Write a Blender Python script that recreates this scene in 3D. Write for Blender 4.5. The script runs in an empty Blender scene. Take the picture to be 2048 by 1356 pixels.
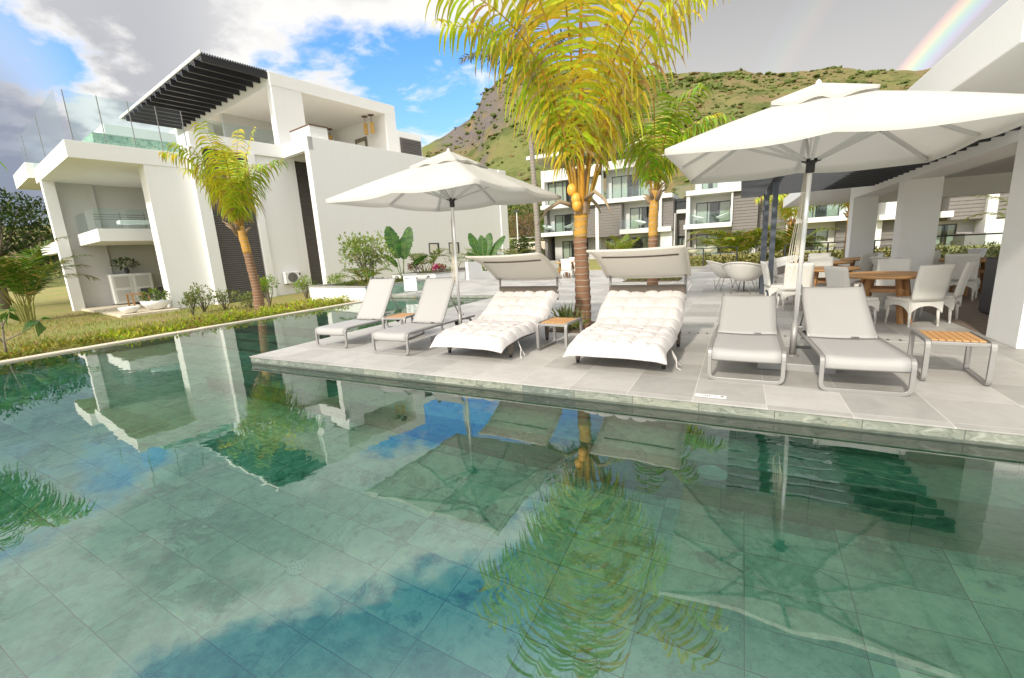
import bpy, bmesh, math, random
from mathutils import Vector, Matrix, noise
R = math.radians
random.seed(7)
sc = bpy.context.scene
col = sc.collection

# ------------------------------------------------------------------ camera
cd = bpy.data.cameras.new('camera'); cam = bpy.data.objects.new('camera', cd); col.objects.link(cam)
cd.sensor_width = 36; cd.lens = 873.0 / 2048 * 36; cd.clip_start = 0.05; cd.clip_end = 3000
YAW, PITCH, ROLL = R(27.6643), R(11.4975), R(-3.1545)
_f = Vector((-math.sin(YAW) * math.cos(PITCH), math.cos(YAW) * math.cos(PITCH), -math.sin(PITCH)))
_r = Vector((math.cos(YAW), math.sin(YAW), 0)); _u = _r.cross(_f)
r2 = _r * math.cos(ROLL) + _u * math.sin(ROLL); u2 = -_r * math.sin(ROLL) + _u * math.cos(ROLL)
cam.matrix_world = Matrix(((r2.x, u2.x, -_f.x, 0), (r2.y, u2.y, -_f.y, 0), (r2.z, u2.z, -_f.z, 1.45), (0, 0, 0, 1)))
sc.camera = cam
sc.view_settings.view_transform = 'Standard'; sc.view_settings.look = 'None'
sc.view_settings.exposure = 0.08; sc.view_settings.gamma = 1.0
sc.cycles.max_bounces = 8; sc.cycles.transparent_max_bounces = 24
sc.cycles.sample_clamp_indirect = 6.0

# ------------------------------------------------------------------ node helpers
class NT:
    def __init__(s, nt): s.nt = nt; s.N = nt.nodes; s.L = nt.links
    def n(s, t, **k):
        x = s.N.new(t)
        for a, b in k.items(): setattr(x, a, b)
        return x
    def put(s, sock, v):
        if hasattr(v, 'links') or isinstance(v, bpy.types.NodeSocket): s.L.new(v, sock)
        elif v is not None:
            try: sock.default_value = v
            except Exception: sock.default_value = (v[0], v[1], v[2], 1) if len(v) == 3 else v
    def m(s, op, a, b=None, c=None, clamp=False):
        x = s.n('ShaderNodeMath', operation=op); x.use_clamp = clamp
        for i, v in enumerate((a, b, c)):
            if v is not None: s.put(x.inputs[i], v)
        return x.outputs[0]
    def vm(s, op, a, b=None):
        x = s.n('ShaderNodeVectorMath', operation=op); s.put(x.inputs[0], a)
        if b is not None: s.put(x.inputs[1], b)
        return x.outputs['Value'] if op in ('DOT_PRODUCT', 'LENGTH') else x.outputs[0]
    def mix(s, f, a, b, t='RGBA', bt='MIX'):
        x = s.n('ShaderNodeMix', data_type=t)
        if t == 'RGBA': x.blend_type = bt; i = (0, 6, 7); o = 2
        else: i = (0, 2, 3); o = 0
        s.put(x.inputs[i[0]], f)
        for k, v in ((i[1], a), (i[2], b)):
            if isinstance(v, tuple) and len(v) == 3: v = (*v, 1)
            s.put(x.inputs[k], v)
        return x.outputs[o]
    def noise(s, vec, scale, detail=4, rough=.55, dist=0):
        x = s.n('ShaderNodeTexNoise'); s.put(x.inputs['Vector'], vec)
        x.inputs['Scale'].default_value = scale; x.inputs['Detail'].default_value = detail
        x.inputs['Roughness'].default_value = rough; x.inputs['Distortion'].default_value = dist
        return x.outputs[0]
    def step(s, v, a, b):
        x = s.n('ShaderNodeMapRange', interpolation_type='SMOOTHSTEP'); s.put(x.inputs[0], v)
        x.inputs[1].default_value = a; x.inputs[2].default_value = b
        return x.outputs[0]
    def sep(s, v):
        x = s.n('ShaderNodeSeparateXYZ'); s.put(x.inputs[0], v); return x.outputs
    def comb(s, a, b, c):
        x = s.n('ShaderNodeCombineXYZ')
        for i, v in enumerate((a, b, c)): s.put(x.inputs[i], v)
        return x.outputs[0]

# ------------------------------------------------------------------ sky and sun
SUN_AZ, SUN_EL = R(188), R(34)          # azimuth clockwise from +Y: behind the camera, to its left
world = bpy.data.worlds.new('World'); sc.world = world; world.use_nodes = True
CLOUD_OFF = (5.2, 0.9, 1.7)
def build_world():
    T = NT(world.node_tree); T.N.clear()
    d = T.vm('NORMALIZE', T.n('ShaderNodeTexCoord').outputs['Generated'])
    x, y, z = T.sep(d)
    sky = T.n('ShaderNodeTexSky', sky_type='NISHITA'); sky.sun_disc = False
    sky.sun_elevation = SUN_EL; sky.sun_rotation = SUN_AZ; sky.air_density = 1.0; sky.dust_density = .6; sky.ozone_density = 1.5
    skyc = T.mix(1.0, sky.outputs[0], (.132, .215, .30), bt='MULTIPLY')
    zz = T.m('ADD', T.m('MAXIMUM', z, 0.0), .22)
    p = T.comb(T.m('DIVIDE', x, zz), T.m('DIVIDE', y, zz), T.m('MULTIPLY', z, .6))
    az = T.m('ARCTAN2', x, y)                                     # 0 = +Y, positive to the right
    n1 = T.noise(T.vm('ADD', p, CLOUD_OFF), 1.35, 8, .57, .2)
    n2 = T.noise(T.vm('ADD', p, (CLOUD_OFF[0] - .10, CLOUD_OFF[1] - .06, CLOUD_OFF[2] + .1)), 1.35, 5, .5, .2)     # the same field, shifted towards the sun: shading
    fine = T.noise(p, 7, 6, .65, .4)
    left = T.step(az, -.86, -1.12)
    bias = T.m('SUBTRACT', T.m('MULTIPLY', left, .15), T.m('MULTIPLY', T.m('MULTIPLY', T.step(az, -1.05, -.9), T.step(z, .46, .36)), .10))
    bias = T.m('ADD', bias, T.m('MULTIPLY', T.m('MULTIPLY', T.step(az, -1.0, -.85), T.m('MULTIPLY', T.step(z, .40, .47), T.step(z, .66, .56))), .10))
    bias = T.m('SUBTRACT', bias, T.m('MULTIPLY', T.m('MULTIPLY', left, T.step(z, .56, .70)), .20))
    v = T.m('ADD', T.m('ADD', n1, bias), T.m('MULTIPLY', T.m('SUBTRACT', fine, .5), .10))
    cm = T.step(v, .49, .585)
    thick = T.m('SUBTRACT', v, .53); sh = T.m('ADD', T.m('MULTIPLY', T.m('SUBTRACT', n1, n2), 3.2), T.m('MULTIPLY', thick, 2.2))
    dens = T.m('MULTIPLY', T.step(T.m('ADD', sh, T.m('MULTIPLY', T.m('SUBTRACT', fine, .5), .5)), .02, .52), T.m('ADD', .20, T.m('MULTIPLY', left, .42)))
    cc = T.mix(dens, (.97, .955, .93), (.26, .28, .35))
    cc = T.mix(T.m('MULTIPLY', T.step(z, .50, .62), T.m('SUBTRACT', 1.0, dens)), cc, (1.45, 1.42, 1.38))
    lo = T.m('MULTIPLY', T.step(z, .42, .22), T.step(az, -1.17, -1.30))    # slate cloud bank low on the left
    cc = T.mix(T.m('MULTIPLY', lo, .8), cc, (.22, .27, .38)); cm = T.m('MAXIMUM', cm, T.m('MULTIPLY', lo, .9))
    n3 = T.noise(T.vm('ADD', p, (7.3, 2.2, 1.1)), 3.4, 6, .62, .5)
    wisp = T.m('MULTIPLY', T.step(n3, .54, .70), T.m('MULTIPLY', T.step(az, -1.1, -.95), T.step(z, .6, .5)))
    skyc = T.mix(T.m('MULTIPLY', T.step(z, .40, .08), .45), skyc, (.56, .70, .82))
    c = T.mix(T.m('MULTIPLY', wisp, .8), skyc, (.98, .98, .98)); c = T.mix(cm, c, cc)
    # grey rain cloud over the hill on the right
    gm = T.step(T.m('ADD', az, T.m('MULTIPLY', T.m('SUBTRACT', n1, .5), .5)), -.52, -.22)
    gm = T.m('MULTIPLY', gm, T.step(az, 2.3, 1.6))
    grey = T.mix(T.step(z, .16, .52), (.70, .69, .675), (.41, .41, .425))
    grey = T.mix(T.m('MULTIPLY', T.m('SUBTRACT', n2, .4), .25, clamp=True), grey, (.42, .42, .44))
    c = T.mix(gm, c, grey)
    # rainbow: cone round the antisolar point (secondary bow outside it)
    A = Vector((math.cos(R(-12)) * math.sin(R(46)), math.cos(R(-12)) * math.cos(R(46)), math.sin(R(-12))))
    ang = T.m('MULTIPLY', T.m('ARCCOSINE', T.vm('DOT_PRODUCT', d, tuple(A))), 180 / math.pi)
    def bow(a0, a1, strength, flip=False):
        t = T.m('DIVIDE', T.m('SUBTRACT', ang, a0), a1 - a0)
        ra = T.n('ShaderNodeValToRGB'); T.put(ra.inputs[0], t); e = ra.color_ramp.elements
        cols = [(0, (0, 0, 0)), (.12, (.20, .10, .38)), (.30, (.10, .32, .42)), (.47, (.18, .52, .28)), (.62, (.62, .58, .18)), (.78, (.66, .30, .12)), (.90, (.42, .12, .08)), (1, (0, 0, 0))]
        if flip: cols = [(1 - a, b) for a, b in cols][::-1]
        while len(e) < len(cols): e.new(.5)
        for el, (a, b) in zip(e, cols): el.position = a; el.color = (*b, 1)
        return T.mix(1.0, ra.outputs[0], (strength,) * 3, bt='MULTIPLY')
    fade = T.m('MULTIPLY', T.step(z, -.02, .05), gm)
    c = T.mix(fade, c, T.mix(1.0, c, bow(40.3, 42.5, .52), bt='ADD'))
    c = T.mix(fade, c, T.mix(1.0, c, bow(50.0, 53.6, .06, True), bt='ADD'))
    # glow behind and above the camera, added out of view as fill light
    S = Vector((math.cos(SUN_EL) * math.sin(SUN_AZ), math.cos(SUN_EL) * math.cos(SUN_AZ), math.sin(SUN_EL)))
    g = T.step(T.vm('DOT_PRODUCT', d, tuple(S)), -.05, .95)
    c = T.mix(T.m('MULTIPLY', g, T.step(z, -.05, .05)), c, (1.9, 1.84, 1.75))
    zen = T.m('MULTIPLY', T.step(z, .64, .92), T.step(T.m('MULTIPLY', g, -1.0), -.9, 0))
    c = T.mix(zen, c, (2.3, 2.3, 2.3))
    c = T.mix(T.step(z, .01, -.05), c, (.22, .20, .16))
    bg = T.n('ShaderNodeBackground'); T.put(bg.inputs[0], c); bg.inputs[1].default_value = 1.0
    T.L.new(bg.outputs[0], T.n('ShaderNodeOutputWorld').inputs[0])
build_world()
sd = bpy.data.lights.new('sun', 'SUN'); sd.energy = 3.7; sd.angle = R(3.5); sd.color = (1, .93, .80)
so = bpy.data.objects.new('sun', sd); col.objects.link(so)
_S = Vector((math.cos(SUN_EL) * math.sin(SUN_AZ), math.cos(SUN_EL) * math.cos(SUN_AZ), math.sin(SUN_EL)))
so.rotation_euler = _S.to_track_quat('Z', 'Y').to_euler(); so.location = (0, -20, 30)

# ------------------------------------------------------------------ materials
def new_mat(name):
    m = bpy.data.materials.new(name); m.use_nodes = True
    T = NT(m.node_tree); T.N.clear()
    out = T.n('ShaderNodeOutputMaterial'); b = T.n('ShaderNodeBsdfPrincipled'); T.L.new(b.outputs[0], out.inputs[0])
    return m, T, b, out
def obj_co(T): return T.n('ShaderNodeTexCoord').outputs['Object']
def pos_co(T): return T.n('ShaderNodeNewGeometry').outputs['Position']
def bump(T, b, h, s=.3, d=.01):
    x = T.n('ShaderNodeBump'); x.inputs['Strength'].default_value = s; x.inputs['Distance'].default_value = d
    T.put(x.inputs['Height'], h); T.L.new(x.outputs[0], b.inputs['Normal'])
def simple(name, c, rough=.6, metal=0, var=.12, vs=6, bs=0, bsc=60, bd=.004, c2=None):
    m, T, b, o = new_mat(name)
    co = obj_co(T); n = T.noise(co, vs, 5)
    T.put(b.inputs['Base Color'], T.mix(n, tuple(x * (1 - var) for x in c), tuple(min(1, x * (1 + var)) for x in (c2 or c))))
    b.inputs['Roughness'].default_value = rough; b.inputs['Metallic'].default_value = metal
    if bs: bump(T, b, T.noise(co, bsc, 3), bs, bd)
    return m
M = {}
def stucco(name, c, st=.06):
    m, T, b, o = new_mat(name); p = pos_co(T)
    big = T.noise(p, .35, 5, .6); x, y, z = T.sep(p)
    streak = T.noise(T.comb(T.m('MULTIPLY', x, 2.5), T.m('MULTIPLY', y, 2.5), T.m('MULTIPLY', z, .22)), 1.0, 5, .6)
    cc = T.mix(T.m('MULTIPLY', T.step(streak, .5, .8), st * 2.2), c, (c[0] * .7, c[1] * .68, c[2] * .63))
    cc = T.mix(T.m('MULTIPLY', big, st * 2), cc, tuple(v * .88 for v in c))
    T.put(b.inputs['Base Color'], cc); b.inputs['Roughness'].default_value = .85
    bump(T, b, T.noise(p, 75, 4, .7), .5, .008); return m
M['stucco'] = stucco('white_render', (.83, .825, .815), .05)
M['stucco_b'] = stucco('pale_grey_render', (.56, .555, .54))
M['stucco_w'] = stucco('bright_white_render', (.82, .82, .81), .02)
def tiles(name, tw, th, cols, grout, gw, nsc, rough, bumps, offx=0, offy=0, stag=0.0, spec=.5, vert=False):
    m, T, b, o = new_mat(name); p = pos_co(T); bv = p
    if vert:
        q = T.sep(p); bv = T.comb(T.m('ADD', q[0], q[1]), q[2], 0)
    br = T.n('ShaderNodeTexBrick'); br.offset = stag; br.offset_frequency = 2; br.squash = 1
    T.put(br.inputs['Vector'], T.vm('ADD', bv, (offx, offy, 0)))
    br.inputs['Scale'].default_value = 1; br.inputs['Brick Width'].default_value = tw; br.inputs['Row Height'].default_value = th
    br.inputs['Mortar Size'].default_value = gw; br.inputs['Mortar Smooth'].default_value = .2
    br.inputs['Color1'].default_value = (0, 0, 0, 1); br.inputs['Color2'].default_value = (1, 1, 1, 1); br.inputs['Mortar'].default_value = (.5, .5, .5, 1)
    t = br.outputs['Color']; fac = br.outputs['Fac']
    pv = T.vm('ADD', p, T.vm('MULTIPLY', t, (17.0, 9.0, 5.0)))       # every tile its own cut of stone
    n = T.noise(pv, nsc, 8, .62, 1.2); n2 = T.noise(pv, nsc * 9, 4, .7)
    con = 1.35 if 'green' in name else .75
    n9 = T.noise(pv, 55, 3, .75)
    f = T.m('ADD', T.m('ADD', T.m('MULTIPLY', T.m('ADD', T.m('MULTIPLY', n, .8), T.m('MULTIPLY', n9, .2)), con), (.75 - con) * .5), T.m('MULTIPLY', T.sep(t)[0], .34 if 'green' in name else .5)); f = T.m('ADD', f, T.m('MULTIPLY', T.m('SUBTRACT', n2, .5), 1.0 if 'green' in name else .35), clamp=True)
    if 'green' in name:
        nv = T.noise(pv, 2.2, 6, .55, 1.8); vein = T.m('SUBTRACT', 1.0, T.step(T.m('ABSOLUTE', T.m('SUBTRACT', nv, .5)), .0, .022)); tz = T.sep(t)[1]
        pt = T.m('MULTIPLY', T.step(T.noise(T.vm('ADD', pv, (5, 5, 5)), 3.0, 8, .7, .6), .51, .57), T.step(tz, .45, .8))
        f = T.m('SUBTRACT', f, T.m('ADD', T.m('MULTIPLY', vein, .17), T.m('MULTIPLY', pt, .34)), clamp=True)
    ra = T.n('ShaderNodeValToRGB'); T.put(ra.inputs[0], f); e = ra.color_ramp.elements
    while len(e) < len(cols): e.new(.5)
    for i, (a, c) in enumerate(cols): e[i].position = a; e[i].color = (*c, 1)
    T.put(b.inputs['Base Color'], T.mix(fac, ra.outputs[0], grout)); T.put(b.inputs['Roughness'], T.m('ADD', T.m('MULTIPLY', n2, .2), rough - .1))
    b.inputs['Specular IOR Level'].default_value = spec
    if 'porcelain' in name:
        st = T.noise(p, .55, 7, .68, .8); st2 = T.noise(p, 5, 6, .7)
        T.put(b.inputs['Base Color'], T.mix(T.m('ADD', T.m('MULTIPLY', T.step(st, .48, .70), .30), T.m('MULTIPLY', T.step(st2, .55, .75), .22)), T.mix(fac, ra.outputs[0], grout), (.24, .225, .20)))
    bump(T, b, T.m('SUBTRACT', T.m('MULTIPLY', n2, .5), T.m('MULTIPLY', fac, 1.2)), bumps, .004); return m
M['deck'] = tiles('grey_porcelain_tile', .6, .6, [(.08, (.22, .21, .197)), (.5, (.335, .323, .303)), (.92, (.455, .44, .415))], (.52, .50, .46), .004, 2.6, .55, .35, .33, -.03)
M['pool'] = tiles('green_stone_tile', .6, .3, [(.04, (.07, .21, .165)), (.25, (.18, .38, .305)), (.45, (.33, .54, .44)), (.60, (.50, .64, .55)), (.78, (.66, .74, .64)), (.97, (.72, .72, .46))], (.11, .19, .165), .003, 1.3, .5, .3, -.125, -.21)
M['pool_wall'] = tiles('green_stone_wall', .6, .3, [(.05, (.08, .17, .14)), (.4, (.26, .40, .31)), (.7, (.42, .52, .39)), (.95, (.55, .56, .38))], (.14, .20, .17), .003, 1.5, .5, .3, vert=True)
def coping():
    m, T, b, o = new_mat('natural_stone_coping'); p = pos_co(T); x, y, z = T.sep(p)
    cell = T.m('FLOOR', T.m('DIVIDE', T.m('ADD', T.m('ADD', x, y), .33), .6)); fr = T.m('FRACT', T.m('DIVIDE', T.m('ADD', T.m('ADD', x, y), .33), .6))
    pv = T.vm('ADD', p, T.comb(T.m('MULTIPLY', cell, 3.7), T.m('MULTIPLY', cell, 1.9), 0))
    wn = T.n('ShaderNodeTexWhiteNoise', noise_dimensions='1D'); T.put(wn.inputs['W'], cell)
    n = T.noise(T.vm('MULTIPLY', pv, (1, 1, 2.5)), 7, 8, .65, 1.5)
    c = T.mix(wn.outputs[0], (.13, .155, .135), (.25, .26, .205)); c = T.mix(T.step(n, .50, .72), c, (.34, .345, .305))
    c = T.mix(T.m('MULTIPLY', T.step(n, .47, .34), .85), c, (.08, .10, .08))
    rust = T.noise(T.vm('ADD', pv, (9, 2, 1)), 2.2, 4); c = T.mix(T.m('MULTIPLY', T.step(rust, .66, .76), .75), c, (.42, .30, .10))
    wl = T.noise(T.comb(T.m('MULTIPLY', T.m('ADD', x, y), 3), 0, 0), 4, 6, .7)                     # dark damp line above the water
    edge = T.m('ADD', -.092, T.m('MULTIPLY', T.m('SUBTRACT', wl, .45), .035)); c = T.mix(T.m('MULTIPLY', T.step(T.m('SUBTRACT', edge, z), -.003, .006), .8), c, (.06, .075, .06))
    j = T.m('LESS_THAN', T.m('ABSOLUTE', T.m('SUBTRACT', fr, .5)), .494); c = T.mix(j, (.10, .10, .09), c)
    T.put(b.inputs['Base Color'], c); b.inputs['Roughness'].default_value = .5; bump(T, b, n, .5, .008); return m
M['coping'] = coping()
M['beige_stone'] = simple('beige_edge_stone', (.62, .55, .42), .6, var=.18, vs=3, bs=.3, bsc=40)
M['granite'] = simple('speckled_granite', (.30, .30, .29), .35, var=.55, vs=120)
def water():
    m, T, b, o = new_mat('pool_water'); T.N.remove(b); p = pos_co(T)
    x, y, z = T.sep(p)
    h1 = T.noise(T.comb(x, T.m('MULTIPLY', y, 1.5), 0), 2.2, 2, .5, .3); h2 = T.noise(p, 8, 2, .5, .2)
    calm = T.noise(p, .35, 2)
    bp = T.n('ShaderNodeBump'); bp.inputs['Strength'].default_value = .16; bp.inputs['Distance'].default_value = .010
    T.put(bp.inputs['Height'], T.m('MULTIPLY', T.m('ADD', h1, T.m('MULTIPLY', h2, .12)), T.m('ADD', .35, T.m('MULTIPLY', T.step(calm, .4, .65), .8))))
    fr = T.n('ShaderNodeFresnel'); fr.inputs['IOR'].default_value = 2.4; T.L.new(bp.outputs[0], fr.inputs['Normal'])
    gl = T.n('ShaderNodeBsdfGlossy'); gl.inputs['Roughness'].default_value = 0.0; gl.inputs['Color'].default_value = (.96, .98, .98, 1); T.L.new(bp.outputs[0], gl.inputs['Normal'])
    tr = T.n('ShaderNodeBsdfRefraction'); tr.inputs['IOR'].default_value = 1.33; tr.inputs['Roughness'].default_value = 0.0; tr.inputs['Color'].default_value = (.57, .98, .83, 1); T.L.new(bp.outputs[0], tr.inputs['Normal'])
    mx = T.n('ShaderNodeMixShader'); T.L.new(fr.outputs[0], mx.inputs[0]); T.L.new(tr.outputs[0], mx.inputs[1]); T.L.new(gl.outputs[0], mx.inputs[2])
    T.L.new(mx.outputs[0], o.inputs[0]); return m
M['water'] = water()
def glass(name, tint=(.86, .94, .92), ior=1.5, base=0.0):
    m, T, b, o = new_mat(name); T.N.remove(b)
    fr = T.n('ShaderNodeFresnel'); fr.inputs['IOR'].default_value = ior
    gl = T.n('ShaderNodeBsdfGlossy'); gl.inputs['Roughness'].default_value = .02
    tr = T.n('ShaderNodeBsdfTransparent'); tr.inputs['Color'].default_value = (*tint, 1)
    mx = T.n('ShaderNodeMixShader'); front = T.m('SUBTRACT', 1.0, T.n('ShaderNodeNewGeometry').outputs['Backfacing']); T.put(mx.inputs[0], T.m('MULTIPLY', T.m('ADD', fr.outputs[0], base, clamp=True), front)); T.L.new(tr.outputs[0], mx.inputs[1]); T.L.new(gl.outputs[0], mx.inputs[2])
    T.L.new(mx.outputs[0], o.inputs[0]); return m
M['glass'] = glass('balustrade_glass', (.90, .965, .965), 1.3, .05)
M['pane'] = glass('window_glass', (.80, .84, .82), 1.5, .05)
def leafmat(name, rough=.45, tl=.35):
    m, T, b, o = new_mat(name)
    at = T.n('ShaderNodeAttribute'); at.attribute_name = 'Col'; c = at.outputs['Color']
    n = T.noise(obj_co(T), 5, 3); c = T.mix(T.m('MULTIPLY', n, .35), c, T.mix(1.0, c, (.62, .66, .45), bt='MULTIPLY'))
    T.put(b.inputs['Base Color'], c); b.inputs['Roughness'].default_value = rough; b.inputs['Specular IOR Level'].default_value = .35
    t = T.n('ShaderNodeBsdfTranslucent'); T.put(t.inputs['Color'], T.mix(1.0, c, (1.25, 1.15, .7), bt='MULTIPLY'))
    mx = T.n('ShaderNodeMixShader'); mx.inputs[0].default_value = tl
    T.L.new(b.outputs[0], mx.inputs[1]); T.L.new(t.outputs[0], mx.inputs[2]); T.L.new(mx.outputs[0], o.inputs[0]); return m
M['leaf'] = leafmat('leaf')
M['leaf_dull'] = leafmat('matt_leaf', .7, .2)
def colmat(name, rough=.8):
    m, T, b, o = new_mat(name); at = T.n('ShaderNodeAttribute'); at.attribute_name = 'Col'
    n = T.noise(obj_co(T), 14, 4); T.put(b.inputs['Base Color'], T.mix(T.m('MULTIPLY', n, .5), at.outputs['Color'], T.mix(1.0, at.outputs['Color'], (.5, .5, .5), bt='MULTIPLY')))
    b.inputs['Roughness'].default_value = rough; bump(T, b, n, .4, .01); return m
M['colour'] = colmat('coloured_surface')
def trunkmat(name, c1, c2, ring=9.0, wob=.25):
    m, T, b, o = new_mat(name); p = obj_co(T); x, y, z = T.sep(p)
    n = T.noise(p, 3.5, 5, .6); zz = T.m('ADD', z, T.m('MULTIPLY', n, wob / ring * 2.2))
    fr = T.m('FRACT', T.m('MULTIPLY', zz, ring)); line = T.m('SUBTRACT', 1.0, T.step(fr, .04, .22))
    fine = T.noise(T.vm('MULTIPLY', p, (30, 30, 6)), 1.0, 5, .7)
    c = T.mix(n, c1, c2); c = T.mix(T.m('MULTIPLY', fine, .5), c, tuple(v * .45 for v in c1)); c = T.mix(T.m('MULTIPLY', line, .75), c, (.42, .38, .30))
    T.put(b.inputs['Base Color'], c); b.inputs['Roughness'].default_value = .85
    bump(T, b, T.m('ADD', T.m('MULTIPLY', fine, .4), T.m('MULTIPLY', line, -.8)), .6, .012); return m
M['trunk'] = trunkmat('palm_trunk', (.20, .095, .055), (.30, .17, .09))
M['trunk_grey'] = trunkmat('grey_palm_trunk', (.22, .19, .16), (.34, .30, .26), 5)
M['shaft'] = trunkmat('orange_crownshaft', (.40, .19, .04), (.72, .43, .06), 8.0, .9)
M['fibre'] = simple('palm_fibre', (.30, .21, .13), .9, var=.45, vs=18, bs=.6, bsc=40)
M['bark'] = simple('grey_bark', (.20, .17, .13), .9, var=.3, vs=14, bs=.6, bsc=30)
M['coconut'] = simple('orange_coconut', (.72, .36, .05), .4, var=.2, vs=8)
M['alu'] = simple('brushed_aluminium', (.29, .28, .27), .42, .35, var=.06, vs=20)
M['alu_bright'] = simple('polished_aluminium', (.86, .86, .86), .25, .55, var=.03)
M['rib_grey'] = simple('pale_grey_rib', (.56, .555, .55), .4, .1, var=.03)
M['black_plastic'] = simple('black_plastic', (.018, .018, .02), .4)
M['dark_metal'] = simple('charcoal_metal', (.045, .05, .06), .5, .1, var=.15)
M['dark_blue'] = simple('slate_blue_metal', (.085, .10, .125), .5, .1, var=.1)
def weave(name, c, c2, sx, sz, st=.25, rough=.7, bd=.003):
    m, T, b, o = new_mat(name); p = obj_co(T); x, y, z = T.sep(p)
    a = T.m('SINE', T.m('MULTIPLY', T.m('ADD', x, y), sx)); d = T.m('SINE', T.m('MULTIPLY', T.m('SUBTRACT', T.m('MULTIPLY', z, 1.0), T.m('MULTIPLY', y, .8)), sz)); w = T.m('MULTIPLY', a, d)
    n = T.noise(p, 4, 4); c3 = T.mix(T.step(w, -.5, .5), c2, c); c3 = T.mix(T.m('MULTIPLY', n, .18), c3, tuple(v * .7 for v in c))
    T.put(b.inputs['Base Color'], c3); b.inputs['Roughness'].default_value = rough; bump(T, b, w, st, bd); return m
M['sling'] = weave('grey_sling_mesh', (.39, .38, .37), (.34, .335, .325), 1400, 1400, .15)
M['white_wicker'] = weave('white_wicker', (.88, .86, .81), (.66, .64, .59), 330, 330, .6)
M['brown_wicker'] = weave('brown_wicker', (.20, .165, .13), (.07, .055, .045), 300, 300, .7)

def fabric(name, c, tl=.25, fold=.3):
    m, T, b, o = new_mat(name); p = obj_co(T); n = T.noise(p, 2.5, 5, .6); f = T.noise(T.vm('MULTIPLY', p, (5, 5, 5)), 1, 3, .6, 1.2)
    c2 = T.mix(T.m('MULTIPLY', n, .2), c, tuple(v * .86 for v in c)); T.put(b.inputs['Base Color'], c2); b.inputs['Roughness'].default_value = .85
    bump(T, b, T.m('ADD', f, T.m('MULTIPLY', T.noise(p, 350, 2), .03)), fold, .03)
    t = T.n('ShaderNodeBsdfTranslucent'); T.put(t.inputs['Color'], c2); mx = T.n('ShaderNodeMixShader'); mx.inputs[0].default_value = tl
    T.L.new(b.outputs[0], mx.inputs[1]); T.L.new(t.outputs[0], mx.inputs[2]); T.L.new(mx.outputs[0], o.inputs[0]); return m
M['canvas'] = fabric('off_white_canvas', (.62, .60, .56), .30, .22)
M['canopy_mesh'] = fabric('beige_canopy_mesh', (.88, .85, .80), .6, .04)
M['cushion'] = fabric('white_cotton', (.56, .53, .515), .05, .35)
def wood(name, c, c2, ax=0, sc_=22):
    m, T, b, o = new_mat(name); p = obj_co(T); k = [sc_] * 3; k[ax] = 1.5
    n = T.noise(T.vm('MULTIPLY', p, tuple(k)), 1.0, 6, .6, .6); T.put(b.inputs['Base Color'], T.mix(n, c, c2)); b.inputs['Roughness'].default_value = .5; bump(T, b, n, .15, .003); return m
M['teak'] = wood('oiled_teak', (.40, .19, .065), (.62, .36, .15), 0)
M['teak_dark'] = wood('dark_teak', (.26, .12, .045), (.46, .25, .10), 2)
def planks(name, c, c2, pitch, axis, gap=.06, rnd=.25):
    """boards running across `axis`; index 0 x, 1 y, 2 z"""
    m, T, b, o = new_mat(name); p = obj_co(T); v = T.sep(p)[axis]; t = T.m('DIVIDE', v, pitch); cell = T.m('FLOOR', t); fr = T.m('FRACT', t)
    wn = T.n('ShaderNodeTexWhiteNoise', noise_dimensions='1D'); T.put(wn.inputs['W'], cell)
    k = [3.0] * 3; k[axis] = 40; n = T.noise(T.vm('MULTIPLY', p, tuple(k)), 1, 5, .6)
    cc = T.mix(T.m('ADD', T.m('MULTIPLY', n, 1 - rnd), T.m('MULTIPLY', wn.outputs[0], rnd)), c, c2); g = T.m('LESS_THAN', fr, gap)
    T.put(b.inputs['Base Color'], T.mix(g, cc, tuple(x * .25 for x in c))); b.inputs['Roughness'].default_value = .6; bump(T, b, T.m('SUBTRACT', T.m('MULTIPLY', n, .3), g), .5, .008); return m
M['planks'] = planks('timber_floor_boards', (.17, .125, .10), (.27, .215, .18), .14, 1)
M['clad'] = planks('grey_timber_cladding', (.145, .13, .12), (.205, .19, .178), .30, 2, .05)
M['slat'] = simple('dark_louvre', (.115, .105, .095), .6, var=.15)
M['curtain'] = weave('beige_curtain', (.88, .86, .76), (.68, .66, .57), 26, .01, .5, .9, .05)
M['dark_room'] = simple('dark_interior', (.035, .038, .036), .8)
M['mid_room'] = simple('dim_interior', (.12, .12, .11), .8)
M['white_paint'] = simple('white_paint', (.78, .78, .77), .5, var=.04)
M['rope'] = simple('pale_cord', (.60, .55, .45), .9)
M['lantern'] = wood('bamboo_lantern', (.50, .30, .08), (.66, .44, .15), 0, 40)
M['brown_trim'] = simple('brown_trim', (.14, .08, .06), .6)
M['dark_grey'] = simple('dark_grey_plastic', (.075, .072, .078), .5)
M['soil'] = simple('soil', (.10, .075, .05), .95, var=.4, vs=20, bs=.5, bsc=40)
M['rail'] = simple('black_rail', (.02, .022, .025), .5)
M['far_wall'] = stucco('far_white_render', (.68, .68, .665), .06)
M['ink'] = simple('black_ink', (.03, .03, .03), .6)

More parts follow.
